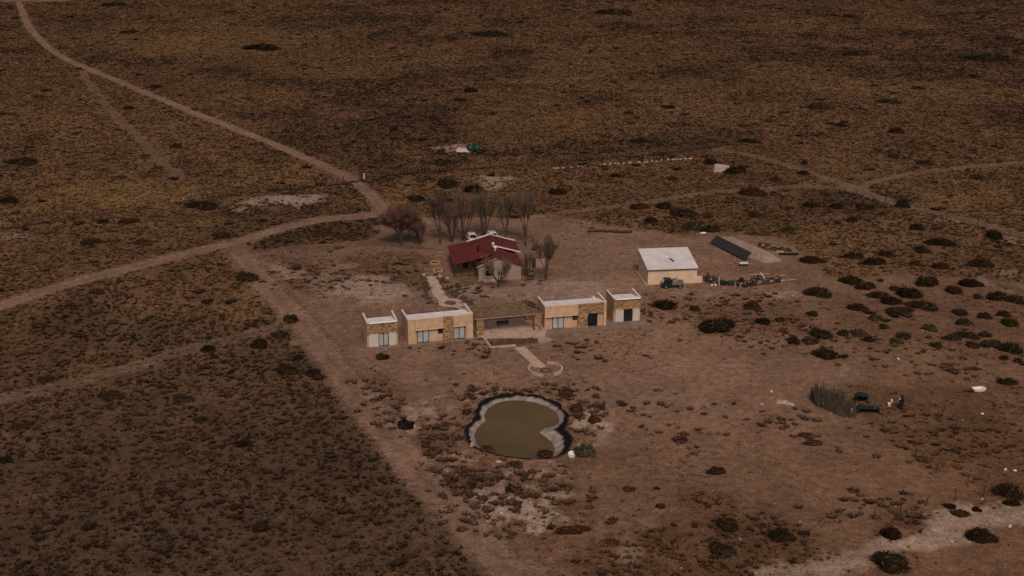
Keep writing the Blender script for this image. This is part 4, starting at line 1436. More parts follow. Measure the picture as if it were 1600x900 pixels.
def fence(pts, spacing, label, droppers=1, big=1.0, name='wire_fence', jitter=0.1):
    P = gp(pts)
    d = np.diff(P, axis=0)
    L = np.concatenate([[0], np.cumsum(np.hypot(d[:, 0], d[:, 1]))])
    t = thing(name, (P[0][0], P[0][1], 0), 0, label, 'fence')
    n = max(2, int(L[-1] / spacing))
    prev = None
    wires = MB()
    for k in range(n + 1):
        q = L[-1] * k / n
        x, y = np.interp(q, L, P[:, 0]) - P[0][0], np.interp(q, L, P[:, 1]) - P[0][1]
        o = link('post', post_m, t, loc=(x, y, 0), rz=rr.uniform(0, 6), scale=(big, big, max(1, big ** 0.7) * rr.uniform(0.9, 1.12)))
        o.rotation_euler = (rr.gauss(0, 0.03), rr.gauss(0, 0.03), rr.uniform(0, 6))
        if prev:
            for h in (0.35, 0.65, 0.95, 1.2):
                wires.tube((prev[0], prev[1], h), (x, y, h), 0.012, 0.012, 3, False)
            for j in range(droppers):
                f = (j + 1) / (droppers + 1)
                link('dropper', thin_m, t, loc=(prev[0] + (x - prev[0]) * f, prev[1] + (y - prev[1]) * f, 0), scale=(1, 1, rr.uniform(0.9, 1.1)))
        prev = (x, y)
    wires.build('wires', M_WIRE, t)
    return t


FARF = [(600, 275), (640, 271), (700, 267), (770, 262), (867, 254), (986, 245), (1075, 236), (1122, 229)]
fence(FARF, 5.4, 'long wire fence with dark posts running behind the farmhouse to the far right corner', 5, 1.7)
fence([(40, 352), (120, 342), (250, 322), (380, 302), (520, 290), (566, 282)], 5.0, 'wire fence of dark thin posts on the left, ending at the pale gate post', 4, 1.3)
fence([(1122, 232), (1220, 262), (1330, 305), (1470, 340), (1630, 385)], 8.0, 'sparse wire fence running down to the right from the far corner', 0)
fence([(1366, 812), (1398, 806), (1421, 795), (1458, 788), (1505, 782), (1560, 772), (1620, 760)], 3.6, 'thin wire fence at lower right beside the pale gravel streak', 0, 0.8)
fence([(1430, 716), (1458, 738), (1482, 745), (1512, 760)], 3.4, 'short run of thin posts behind the lower right fence', 0, 0.7)
fence([(1470, 305), (1500, 300), (1520, 303), (1560, 292), (1625, 290)], 3.4, 'short pale fence among yellow grass near the right edge', 1, 0.8)

# ------------------------------------------------------------------ kitchen garden with its stake fence
gd = thing('stake_fence', g(1268, 625), 0, 'ragged grey stake fence round the small kitchen garden at right', 'fence')
o0 = g(1268, 625)
GPX = [(1283, 616), (1266, 622), (1272, 632), (1290, 640), (1308, 648), (1322, 652), (1340, 652)]
GW = gp(GPX)
dd = np.diff(GW, axis=0)
LL = np.concatenate([[0], np.cumsum(np.hypot(dd[:, 0], dd[:, 1]))])
stk = [MB().tube((0, 0, -0.1), (0.04 * (k - 1), 0.02, 1.0), 0.075, 0.05, 5).mesh('stake', M_GPOST) for k in range(3)]
n = int(LL[-1] / 0.24)
for k in range(n):
    q = LL[-1] * k / n
    x, y = np.interp(q, LL, GW[:, 0]) - o0.x, np.interp(q, LL, GW[:, 1]) - o0.y
    o = link('stake', stk[k % 3], gd, loc=(x + rr.gauss(0, 0.12), y + rr.gauss(0, 0.18), 0), scale=(rr.uniform(0.8, 1.6), rr.uniform(0.8, 1.6), rr.uniform(1.0, 2.3)))
    o.rotation_euler = (rr.gauss(0, 0.07), rr.gauss(0, 0.07), rr.uniform(0, 6))
rl = MB()
for i in range(len(GW) - 1):
    for h in (0.5, 1.1):
        rl.tube((GW[i][0] - o0.x, GW[i][1] - o0.y, h), (GW[i + 1][0] - o0.x, GW[i + 1][1] - o0.y, h), 0.04, 0.04, 5)
rl.build('rail', M_GPOST, gd)
mb = MB()
GP2 = gp([(1272, 614), (1290, 612), (1318, 622), (1338, 640), (1334, 650), (1305, 644), (1275, 628)])
xa, ya = rng.uniform(GP2[:, 0].min(), GP2[:, 0].max(), 700), rng.uniform(GP2[:, 1].min(), GP2[:, 1].max(), 700)
ins = poly_sd(GP2, xa, ya) > 0
for xx, yy in zip(xa[ins], ya[ins]):
    h = rr.uniform(0.5, 1.7)
    mb.tube((xx - o0.x, yy - o0.y, 0), (xx - o0.x + rr.gauss(0, 0.18), yy - o0.y + rr.gauss(0, 0.18), h), 0.045, 0.02, 4, False)
st_ = mb.build('dry_stalks', mat('dry_stalks', (0.082, 0.058, 0.042), 0.95, 0.35, 1.2))
st_.location = (o0.x, o0.y, 0)
st_['kind'] = 'stuff'
st_['label'] = 'dry grey stalks standing inside the stake fence'
st_['category'] = 'stalks'
gd2 = thing('stake_fence', g(1420, 612), 0, 'low run of thin pale stakes behind the garden, towards the white trough', 'fence')
o1 = g(1420, 612)
GW2 = gp([(1412, 622), (1440, 619), (1470, 618), (1490, 615), (1512, 613)])
stp = MB().tube((0, 0, -0.1), (0.02, 0.02, 1.0), 0.045, 0.04, 5).mesh('stake', mat('pale_stake', (0.17, 0.105, 0.08), 0.9, 0.2, 2))
for k in range(30):
    x = np.interp(k / 29, np.linspace(0, 1, 5), GW2[:, 0]) - o1.x + rr.gauss(0, 0.1)
    y = np.interp(k / 29, np.linspace(0, 1, 5), GW2[:, 1]) - o1.y + rr.gauss(0, 0.3)
    o = link('stake', stp, gd2, loc=(x, y, 0), scale=(1, 1, rr.uniform(0.7, 1.5)))
    o.rotation_euler = (rr.gauss(0, 0.06), rr.gauss(0, 0.06), 0)
# dark bench-like frames inside the garden
for (x, y, L_, H_, lab) in ((1345, 628, 1.9, 1.25, 'dark covered bench stacked with dark green sacks inside the garden'), (1356, 645, 3.2, 1.0, 'long dark covered bench at the near side of the garden')):
    b_ = thing('garden_bench', g(x, y), math.radians(-4), lab, 'bench')
    MB().quadbox((-L_ / 2, -0.5, H_ - 0.25), (L_ / 2, 0.5, H_ - 0.15)).build('bench_top', M_DGREEN, b_)
    lgm2 = MB().quadbox((-0.07, -0.07, 0), (0.07, 0.07, H_ - 0.25)).mesh('leg', M_DARK)
    for sx in (-1, 1):
        for sy in (-0.4, 0.4):
            link('leg', lgm2, b_, loc=(sx * (L_ / 2 - 0.1), sy, 0))
    mb = MB()
    for k in range(5):
        mb.lump((rr.uniform(-L_ / 2.4, L_ / 2.4), rr.uniform(-.3, .3), H_ - 0.1), (0.4, 0.35, rr.uniform(0.2, 0.55)), 8, 4, 0.25, rr)
    mb.build('sacks', M_DGREEN, b_)
    MB().quadbox((-L_ / 2 + 0.1, 0.4, 0.05), (L_ / 2 - 0.1, 0.45, H_ - 0.3)).build('back_cloth', M_BLACK, b_)
for x, y, s_, lab in ((1331, 642, 0.24, 'white bucket at the left end of the near garden bench'), (1389, 632, 0.22, 'white bucket lying between the garden benches and the black bundle'), (1393, 626, 0.16, 'small pale bucket just left of the black bundle')):
    t_ = thing('bucket', g(x, y + 2), 0, lab, 'bucket')
    MB().tube((0, 0, 0), (0, 0, s_ * 2), s_ * 0.85, s_ * 1.1, 10).build('pail', M_WHITEP, t_)
    MB().tube((0, 0, s_ * 2), (0, 0, s_ * 2.1), s_ * 1.18, s_ * 1.18, 10).build('rim', M_WHITEP, t_)
bd = thing('wrapped_bundle', g(1407, 638.5), 0, 'tall narrow black wrapped bundle standing right of the garden', 'bundle')
MB().lump((0, 0, 0.0), (0.36, 0.36, 1.5), 9, 7, 0.16, rr).lump((0.12, 0.05, 1.1), (0.34, 0.32, 1.0), 9, 6, 0.16, rr).build('wrapping', M_BLACK, bd)
MB().tube((0.1, 0, 0), (0.14, 0.05, 2.15), 0.06, 0.05, 6).build('pole', M_DARK, bd)
MB().lump((-0.3, -0.1, 1.55), (0.14, 0.14, 0.16), 8, 5, 0.05, rr, bottom=-0.9).build('white_float', mat('dull_white', (0.45, 0.4, 0.37), 0.8, 0.1, 2), bd)

# pale hose on the ground
H_ = smooth_line(gp([(1374, 644), (1388, 651), (1400, 655), (1425, 670), (1447, 684)]), 6)
mb = MB()
for i in range(len(H_) - 1):
    mb.tube((H_[i][0], H_[i][1], 0.06), (H_[i + 1][0], H_[i + 1][1], 0.06), 0.05, 0.05, 5)
tag(mb.build('hose', mat('pale_hose', (0.22, 0.15, 0.09), 0.8, 0.1, 1)), 'pale hose lying on the ground from the garden down to the right', 'hose')

# white trough
p = g(1529, 611)
tr = thing('trough', p, math.radians(10), 'white oblong trough on bare ground near the right edge', 'trough')
oo = [(1.05 * (abs(math.cos(a)) ** 0.5) * math.copysign(1, math.cos(a)), 0.62 * (abs(math.sin(a)) ** 0.5) * math.copysign(1, math.sin(a))) for a in [2 * math.pi * k / 24 for k in range(24)]]
mb = MB()
n = 24
for sc_, z in ((0.85, 0.12), (1.0, 0.5), (0.72, 0.5), (0.6, 0.22)):
    for x, y in oo:
        mb.v.append((x * sc_, y * sc_, z)); mb.c.append(None)
for r_ in range(3):
    for k in range(n):
        mb.f.append((r_ * n + k, r_ * n + (k + 1) % n, (r_ + 1) * n + (k + 1) % n, (r_ + 1) * n + k))
mb.f.append(tuple(3 * n + k for k in range(n)))
mb.build('basin', M_WHITEP, tr)
for sx in (-0.6, 0.6):
    MB().quadbox((sx - 0.08, -0.4, 0), (sx + 0.08, 0.4, 0.14)).build('foot', M_DARK, tr)


# crumpled white sheeting
def crumple(name, loc, L_, W_, H_, m, seed, lab, cat='sheeting', rz=0):
    u_ = np.linspace(-1, 1, 22)
    v_ = np.linspace(-1, 1, 12)
    U, V = np.meshgrid(u_, v_)
    e = 1 + 0.35 * (vnoise(np.arctan2(V, U) * 2 + 9, U * 0, 0.7, seed) - 0.5)
    X, Y = U * L_ / 2 * e, V * W_ / 2 * e
    Z = H_ * fbm(X * 3 + 40, Y * 3, 1.0, seed, 3) * (1 - np.maximum(np.abs(U), np.abs(V)) ** 4) + 0.03
    ii = np.arange(U.size).reshape(U.shape)
    ff = np.stack([ii[:-1, :-1].ravel(), ii[:-1, 1:].ravel(), ii[1:, 1:].ravel(), ii[1:, :-1].ravel()], 1)
    o = link(name, np_mesh(name, np.stack([X.ravel(), Y.ravel(), Z.ravel()], 1), ff, m), loc=loc, rz=rz)
    md = o.modifiers.new('thickness', 'SOLIDIFY')
    md.thickness = 0.02
    return tag(o, lab, cat)


crumple('plastic_sheet', g(1222, 629), 2.0, 1.3, 0.5, M_ROCKP, 3, 'crumpled pale plastic sheet left of the stake fence', rz=-0.2)
crumple('plastic_sheet', g(1234, 632), 1.3, 0.9, 0.4, M_ROCKP, 4, 'smaller pale sheet scrap touching the stake fence side', rz=-0.3)
crumple('plastic_sheet', g(1190, 632), 0.6, 0.5, 0.3, M_ROCKP, 5, 'tiny pale scrap left of the crumpled plastic sheet')
for x, y, lab in ((1571, 735, 'left of two small white bottles near the right edge'), (1586, 737, 'right of two small white bottles near the right edge'), (1578, 824, 'white bottle lying on the pale gravel streak'),
                  (1403, 562, 'white scrap on bare ground above the garden'), (1205, 613, 'white scrap on bare ground left of the garden'), (1535, 648, 'white scrap lying below the trough'),
                  (287, 311, 'white marker on the left fence above the large flat bush')):
    o = MB().tube((-0.16, 0, 0.13), (0.1, 0, 0.13), 0.12, 0.12, 8).tube((0.1, 0, 0.13), (0.22, 0, 0.13), 0.1, 0.05, 8).build('litter', M_WHITEP)
    o.location = g(x, y)
    o.rotation_euler = (0, 0, rr.uniform(0, 3))
    o.scale = (1.2, 1.2, 1.2)
    tag(o, lab, 'litter')
o = MB().lump((0, 0, 0.2), (0.5, 0.45, 0.7), 9, 6, 0.22, rr).build('white_sack', M_WHITEP)
o.location = g(893, 714)
tag(o, 'white sack standing on the right rim of the pond', 'sack')


# ------------------------------------------------------------------ trees
def grow(seed, height, spread, trunk_h, levels, style):
    """branch segments (p0, p1, r0, r1, level)"""
    r = random.Random(seed)
    segs = []

    def branch(p, d, length, rad, lev):
        n = 3
        q = p.copy()
        for i in range(n):
            d2 = (d + Vector((r.gauss(0, 0.12), r.gauss(0, 0.12), r.gauss(0.04, 0.06)))).normalized()
            e = q + d2 * (length / n)
            ra, rb = rad * (1 - 0.28 * i / n * 2 / 2), rad * (1 - 0.28 * (i + 1) / n)
            segs.append((q.copy(), e.copy(), ra, rb, lev))
            q, d = e, d2
            if lev < levels and (i > 0 or lev > 0):
                for _ in range(style['kids'][min(lev, len(style['kids']) - 1)]):
                    ax_ = Vector((r.gauss(0, 1), r.gauss(0, 1), 0)).normalized()
                    a = r.uniform(*style['ang'])
                    nd = (d * math.cos(a) + ax_ * math.sin(a) + Vector((0, 0, style['up']))).normalized()
                    branch(q, nd, length * r.uniform(*style['len']), rad * r.uniform(0.42, 0.6), lev + 1)
        if lev == 0:
            pass

    stems = style.get('stems', 1)
    for s in range(stems):
        a = 2 * math.pi * s / stems + r.random()
        lean = style.get('lean', 0.0)
        base = Vector((math.cos(a) * 0.15 * (stems > 1), math.sin(a) * 0.15 * (stems > 1), -0.1))
        if stems == 1 and trunk_h > 0:
            segs.append((base, Vector((0, 0, trunk_h)), style['r'] * 1.35, style['r'], 0))
            k = style['forks']
            for i in range(k):
                aa = 2 * math.pi * i / k + r.uniform(-.4, .4)
                t_ = r.uniform(*style['fork'])
                branch(Vector((0, 0, trunk_h * r.uniform(0.85, 1.0))), Vector((math.cos(aa) * math.sin(t_), math.sin(aa) * math.sin(t_), math.cos(t_))), (height - trunk_h) * style['first'], style['r'] * 0.6, 0)
        else:
            branch(base, Vector((math.cos(a) * lean, math.sin(a) * lean, 1)).normalized(), height * 0.8, style['r'], 0)
    return segs, r


def tree(name, x, y, height, width, style, label, m_bark, m_twig, seed, trunk_h=1.5, levels=3, twigs=2600, twig_len=0.55, shape='round'):
    p = g(x, y)
    t = thing(name, p, 0, label, 'tree')
    segs, r = grow(seed, height, width, trunk_h, levels, style)
    top = max(max(s[0].z, s[1].z) for s in segs)
    wid = max(max(abs(s[1].x), abs(s[1].y)) for s in segs)
    fz, fxy = height * 0.95 / top, (width / 2) * 0.92 / max(wid, 0.1)
    def sc(v):
        return Vector((v.x * fxy, v.y * fxy, v.z * fz if v.z > trunk_h * 0.5 else v.z))
    tr_, cr = MB(), MB()
    for a, b_, r0, r1, lev in segs:
        (tr_ if lev < 2 else cr).tube(sc(a), sc(b_), max(r0, 0.02), max(r1, 0.015), 6 if lev < 2 else 3, False)
    tips = [s for s in segs if s[4] >= 1] or segs
    for k in range(twigs):
        a, b_, r0, r1, lev = tips[r.randrange(len(tips))]
        q = sc(a).lerp(sc(b_), r.random())
        up = style.get('twig_up', 0.3)
        dvec = Vector((r.gauss(0, 1), r.gauss(0, 1), r.gauss(up, 0.7))).normalized()
        out = Vector((q.x, q.y, (q.z - height * 0.5) * 0.6))
        if out.length > 0.1:
            dvec = (dvec + out.normalized() * 0.5).normalized()
        l = twig_len * r.uniform(0.5, 1.4)
        e = q + dvec * l
        cr.tube(q, e, style.get('tw', 0.022), 0.008, 3, False)
    tr_.build('trunk', m_bark, t)
    cr.build('crown', m_twig, t)
    return t


ROUND = dict(kids=[2, 2, 2], ang=(0.5, 1.05), up=0.06, len=(0.5, 0.75), forks=7, fork=(0.25, 1.35), first=0.58, r=0.26, tw=0.036)
POPLAR = dict(kids=[2, 2, 1], ang=(0.3, 0.7), up=0.45, len=(0.30, 0.5), forks=5, fork=(0.05, 0.42), first=0.92, r=0.15, twig_up=1.3, tw=0.0115)
VASE = dict(kids=[1, 2, 2], ang=(0.3, 0.7), up=0.35, len=(0.45, 0.65), forks=7, fork=(0.3, 0.75), first=0.7, r=0.15, twig_up=0.9, tw=0.02)
STEMS = dict(kids=[2, 2, 1], ang=(0.25, 0.6), up=0.4, len=(0.3, 0.45), stems=6, lean=0.34, r=0.11, twig_up=1.1, tw=0.0115)
tree('bare_tree', 627, 383, 8.8, 11.4, ROUND, 'round bare tree with dense reddish twigs left of the farmhouse', M_BARK, M_TWIGR, 1, 2.0, 3, 10500, 0.95)
tree('bare_tree', 656, 383, 5.6, 5.4, VASE, 'small bare tree between the round reddish tree and the dark column tree', M_BARK, M_TWIGR, 2, 0.9, 3, 1500, 0.5)
tree('bare_tree', 688, 381, 11.6, 5.6, POPLAR, 'tall dark column shaped bare tree left of the white cars', M_BARK, M_TWIGD, 3, 2.2, 3, 3300, 0.6)
tree('bare_tree', 724, 376, 11.2, 8.0, STEMS, 'tall many stemmed bare tree just left of the left white car', M_BARK, M_TWIG, 4, 0, 3, 4200, 0.8)
tree('bare_tree', 756, 370, 10.8, 6.6, STEMS, 'bare tree rising behind the gap between the two white cars', M_BARK, M_TWIG, 5, 0, 3, 3400, 0.8)
tree('bare_tree', 790, 376, 11.2, 5.6, POPLAR, 'slender bare poplar right of the right white car', M_BARK, M_TWIG, 6, 2.0, 3, 3200, 0.8)
tree('bare_tree', 821, 384, 12.6, 6.0, POPLAR, 'tallest bare poplar, rightmost behind the farmhouse', M_BARK, M_TWIG, 7, 2.4, 3, 3600, 0.8)
tree('bare_tree', 779, 449, 5.8, 7.4, VASE, 'bare vase shaped tree in front of the farmhouse gable', M_BARK, M_TWIG, 8, 1.2, 3, 1900, 0.55)
tree('bare_tree', 853, 438, 9.4, 6.0, POPLAR, 'bare upright tree right of the outbuilding by the open yard', M_BARK, M_TWIG, 9, 1.8, 3, 4200, 0.75)
tree('bare_tree', 824, 432, 4.6, 3.2, STEMS, 'low bare tree between the farmhouse corner and the outbuilding', M_BARK, M_TWIG, 10, 0, 3, 900, 0.5)
tree('bare_tree', 706, 378, 7.6, 4.4, STEMS, 'thin bare tree between the dark column tree and the many stemmed tree', M_BARK, M_TWIG, 12, 0, 3, 2200, 0.7)


# ------------------------------------------------------------------ bushes
def bush_mesh(seed, leaves, leaf):
    """unit mound (radius 1, height 1): leaf sized faces on an uneven dome over a twig core darkened for inner shade"""
    r = np.random.default_rng(seed)
    ncl = 9
    ca = r.uniform(0, 2 * np.pi, ncl)
    cr_ = np.sqrt(r.uniform(0, 1, ncl)) * 0.62
    cen = np.stack([np.cos(ca) * cr_, np.sin(ca) * cr_, r.uniform(0.0, 0.25, ncl)], 1)
    rad = r.uniform(0.34, 0.52, ncl)
    hz = r.uniform(0.72, 1.0, ncl) * (1 - 0.35 * cr_)
    k = r.integers(0, ncl, leaves)
    th = r.uniform(0, 2 * np.pi, leaves)
    ph = np.arcsin(r.uniform(-0.15, 1, leaves))
    q = r.uniform(0.72, 1.08, leaves) + np.where(r.uniform(0, 1, leaves) < 0.10, r.uniform(0, 0.28, leaves), 0)
    P = cen[k] * np.array([1, 1, 0]) + np.stack([np.cos(th) * np.cos(ph) * rad[k] * q, np.sin(th) * np.cos(ph) * rad[k] * q, np.maximum(0.02, np.sin(ph) * hz[k] * q)], 1)
    A = r.normal(size=(leaves, 3)); A /= np.linalg.norm(A, axis=1)[:, None]
    B = np.cross(A, r.normal(size=(leaves, 3))); B /= np.linalg.norm(B, axis=1)[:, None]
    s = leaf * r.uniform(0.6, 1.4, leaves)[:, None]
    v = np.stack([P - A * s, P + B * s * 0.45, P + A * s, P - B * s * 0.45], 1).reshape(-1, 3)
    f = np.arange(leaves * 4).reshape(-1, 4)
    # cores
    cv, cf = [], []
    for i in range(ncl):
        n0 = len(v) + len(cv)
        seg, rings = 8, 4
        for a in range(rings + 1):
            pp = math.pi / 2 * (1 - a / rings)
            for b_ in range(seg):
                t = 2 * math.pi * b_ / seg
                w = 0.82 + r.uniform(-.12, .12)
                cv.append((cen[i, 0] + rad[i] * w * math.cos(pp) * math.cos(t), cen[i, 1] + rad[i] * w * math.cos(pp) * math.sin(t), hz[i] * w * math.sin(pp) - 0.02))
        for a in range(rings):
            for b_ in range(seg):
                c_ = (b_ + 1) % seg
                cf.append((n0 + a * seg + b_, n0 + (a + 1) * seg + b_, n0 + (a + 1) * seg + c_, n0 + a * seg + c_))
    v = np.concatenate([v, np.array(cv)])
    f = np.concatenate([f, np.array(cf)])
    me = np_mesh('bush', v, f, M_BUSH)
    lc_ = np.repeat(np.clip(r.lognormal(0.15, 0.55, leaves), 0.35, 3.4), 4)[:, None] * np.array([[1, 1, 1]])
    set_col(me, 'leaf', np.concatenate([lc_, np.full((len(cv), 3), 0.6)]))  # core tone lowered: shade inside the bush put into its colour
    return me


B_BIG = [bush_mesh(100 + k, 1700, 0.075) for k in range(4)]
B_MED = [bush_mesh(120 + k, 750, 0.11) for k in range(5)]
B_SML = [bush_mesh(140 + k, 320, 0.16) for k in range(4)]
DK, GR, RD, GY_ = (0.030, 0.0185, 0.0105), (0.040, 0.029, 0.014), (0.062, 0.028, 0.017), (0.085, 0.068, 0.044)
BUSHES = [  # region phrase, adjective colour, [(x, y, w, h)]
    ('in the far field left of the long road', DK, [(28, 254, 52, 12), (12, 312, 32, 13), (276, 228, 24, 9), (200, 168, 22, 7), (240, 135, 22, 6)]),
    ('below the left wire fence', DK, [(311, 322, 56, 15), (157, 346, 20, 8), (197, 346, 31, 11), (138, 378, 32, 14), (222, 379, 30, 11), (345, 368, 38, 11), (427, 296, 18, 7), (500, 288, 20, 6)]),
    ('between the left road and the faint track', DK, [(382, 432, 37, 18), (150, 457, 28, 8), (323, 471, 20, 9), (114, 481, 13, 7), (451, 498, 27, 17), (434, 523, 31, 13), (401, 537, 35, 17), (326, 545, 29, 12)]),
    ('in the dark field below the faint left track', DK, [(68, 593, 29, 10), (446, 577, 37, 18), (467, 559, 15, 10), (492, 582, 29, 13), (362, 580, 11, 8), (334, 557, 13, 8), (172, 618, 42, 14), (282, 622, 36, 15), (36, 666, 28, 11)]),
    ('deep in the dark lower left field', DK, [(6, 718, 22, 14), (308, 656, 30, 12), (376, 694, 22, 12)]),
    ('on the far plain at top left', DK, [(405, 76, 60, 8), (360, 18, 16, 4), (174, 8, 40, 4), (200, 50, 30, 5), (60, 152, 24, 5)]),
    ('on the far plain at top centre', DK, [(734, 140, 22, 9), (716, 156, 26, 7), (704, 61, 18, 5), (678, 184, 18, 6), (770, 55, 60, 5), (960, 20, 60, 5)]),
    ('beyond the far fence right of centre', DK, [(1000, 220, 27, 8), (1174, 220, 33, 9), (1044, 167, 27, 7), (984, 176, 15, 6), (1162, 196, 17, 6), (1030, 240, 20, 5)]),
    ('on the far plain at top right', DK, [(1282, 167, 52, 11), (1314, 195, 21, 7), (1404, 204, 29, 11), (1340, 84, 50, 7), (1545, 92, 80, 8), (1526, 119, 17, 6), (1394, 160, 40, 6), (1576, 60, 32, 5), (1330, 25, 28, 5), (1440, 138, 24, 5)]),
    ('by the faint tracks right of the far corner', DK, [(1396, 244, 21, 8), (1450, 254, 28, 9), (1514, 265, 10, 6), (1530, 276, 25, 10), (1258, 254, 11, 7), (1258, 270, 22, 9), (1212, 280, 21, 10)]),
    ('close to the pale boulder at the far fence', DK, [(1110, 252, 24, 11), (1150, 265, 36, 14), (1180, 299, 40, 17), (1210, 301, 10, 5), (1050, 279, 20, 8), (964, 274, 24, 8)]),
    ('between the far fence and bare yard', DK, [(872, 299, 28, 12), (1000, 322, 30, 12), (1040, 321, 28, 12), (1068, 332, 42, 16), (1018, 344, 20, 11), (1108, 337, 15, 10), (1180, 335, 24, 10)]),
    ('at the far end of the solar panels', GR, [(1088, 353, 36, 18), (1111, 357, 32, 13), (1232, 359, 27, 13)]),
    ('scattered beyond the gravel mound', DK, [(1268, 320, 28, 10), (1308, 322, 21, 9), (1354, 323, 30, 12), (1380, 333, 13, 6), (1414, 318, 23, 15), (1332, 343, 17, 10), (1308, 348, 14, 8), (1438, 355, 27, 11)]),
    ('in the row far right of the shed', DK, [(1274, 406, 40, 13), (1336, 399, 34, 12), (1368, 408, 40, 14), (1390, 397, 28, 11), (1442, 390, 28, 13), (1476, 379, 46, 15), (1434, 411, 22, 10), (1472, 415, 26, 12), (1538, 411, 37, 18), (1560, 367, 33, 17)]),
    ('on open ground below the scrap heap', DK, [(1039, 476, 35, 18), (1088, 482, 21, 10), (1127, 510, 62, 27), (1176, 478, 36, 15), (1193, 502, 29, 13), (1221, 499, 18, 9), (1272, 490, 22, 9), (1283, 457, 43, 19)]),
    ('in the upper part of the thicket at right', DK, [(1332, 438, 36, 16), (1356, 447, 33, 16), (1377, 438, 11, 6), (1399, 451, 20, 10), (1454, 440, 36, 21), (1497, 453, 33, 16), (1523, 442, 37, 15), (1561, 462, 29, 17), (1592, 468, 33, 16)]),
    ('in the middle of the thicket at right', DK, [(1379, 462, 37, 15), (1396, 470, 30, 14), (1424, 457, 37, 20), (1448, 478, 50, 18), (1412, 487, 46, 16), (1345, 480, 33, 13), (1529, 463, 18, 9), (1506, 488, 31, 13), (1542, 493, 23, 13), (1572, 490, 23, 12)]),
    ('along the lower edge of the thicket at right', GR, [(1369, 496, 21, 13), (1382, 510, 19, 9), (1457, 512, 25, 13), (1510, 503, 30, 13), (1585, 504, 34, 16), (1345, 521, 34, 14), (1319, 520, 21, 13), (1360, 530, 19, 9), (1414, 525, 29, 14), (1401, 533, 23, 11)]),
    ('just above the stake fence garden', GR, [(1285, 521, 35, 18), (1268, 532, 27, 14), (1244, 532, 22, 14), (1292, 553, 39, 19), (1319, 557, 16, 8), (1467, 539, 23, 9)]),
    ('above the white trough', DK, [(1491, 527, 31, 12), (1516, 525, 40, 13), (1542, 523, 20, 10), (1521, 539, 25, 12), (1555, 538, 35, 16), (1585, 544, 37, 20), (1570, 559, 15, 8), (1592, 563, 14, 9), (1578, 596, 30, 13)]),
    ('on the bare ground below the garden', RD, [(1263, 681, 27, 11), (1272, 692, 31, 11), (1120, 735, 31, 15), (1335, 766, 20, 10), (1405, 811, 19, 9)]),
    ('in the lower right scrub', DK, [(1142, 820, 46, 26), (1130, 858, 43, 26), (1226, 836, 42, 24), (1257, 834, 24, 12), (1394, 833, 32, 23), (1541, 837, 47, 26), (1405, 880, 72, 38), (1502, 803, 32, 12), (1530, 796, 18, 9), (1582, 768, 44, 28), (1584, 787, 26, 9), (1486, 792, 24, 10)]),
    ('below the pond', RD, [(897, 831, 58, 13), (955, 848, 28, 12), (1032, 790, 15, 12), (958, 812, 17, 10), (983, 764, 21, 11), (1063, 687, 28, 15), (1004, 666, 11, 7), (1026, 763, 12, 6)]),
    ('on the rim of the pond', RD, [(764, 701, 28, 14), (850, 709, 28, 14), (806, 726, 26, 12), (902, 634, 24, 22), (928, 654, 24, 14), (880, 618, 26, 10), (730, 640, 16, 18)]),
    ('behind the farmhouse below the far fence', DK, [(702, 286, 44, 19), (741, 296, 36, 16), (648, 310, 31, 11), (691, 253, 26, 12), (690, 237, 17, 8), (696, 221, 10, 6), (768, 273, 10, 6), (700, 326, 14, 8), (704, 314, 12, 6)]),
]
rb = random.Random(77)


def place_bush(x, y, w, h, col, label, group, name='bush'):
    s = pxm(y + h * 0.3)
    dep = math.atan2(CAM_H, g(x, y).y)
    wm, hm = w / s, h / s
    D = min(0.8 * wm, hm * 0.9 / math.sin(dep))
    a = D / 2 * math.sin(dep)
    H = math.sqrt(max((hm - a) ** 2 - a * a, 0.02)) / math.cos(dep)
    H = 1.12 * max(0.26 * wm ** 0.75, min(H, 0.55 * wm))
    p = g(x, y + h / 2)
    mesh = rb.choice(B_BIG if w > 30 else (B_MED if w > 17 else B_SML))
    o = link(name, mesh, loc=(p.x, p.y + D / 2, 0), scale=(wm / 1.75, D / 1.75, H))
    # keep width across the view: only small turns or half turns
    o.rotation_euler = (0, 0, rb.gauss(0, 0.12) + (math.pi if rb.random() < 0.5 else 0))
    q = rb.uniform(0.65, 1.5)
    o.color = (col[0] * q * rb.uniform(0.9, 1.1), col[1] * q, col[2] * q * rb.uniform(0.85, 1.15), 1)
    tag(o, label, 'bush', group)
    return o


for region, col, items in BUSHES:
    adj = {DK: 'dark', GR: 'olive', RD: 'reddish'}[col]
    items = sorted(items)
    n = len(items)
    big = max(range(n), key=lambda i: items[i][2])
    for i, (x, y, w, h) in enumerate(items):
        if i == n - 1:
            which = 'rightmost'
        elif i == 0:
            which = 'leftmost'
        else:
            which = ORD[i] + ' from left'
        lab = '%s of the %s bushes %s' % (which, adj, region)
        if i == big and n > 2:
            lab = 'widest of the %s bushes %s' % (adj, region)
        place_bush(x, y, w, h, col, lab, 'bushes ' + region)
place_bush(596, 557, 23, 12, DK, 'lone dark bush in front of the left end guest room', None)
place_bush(633, 663, 30, 18, DK, 'dark bush beside the pale boulder left of the pond', None)
place_bush(913, 703, 36, 26, GY_, 'grey green rounded bush at the right rim of the pond by the white sack', None)
place_bush(838, 385, 14, 14, DK, 'dark bush behind the outbuilding roof', None)


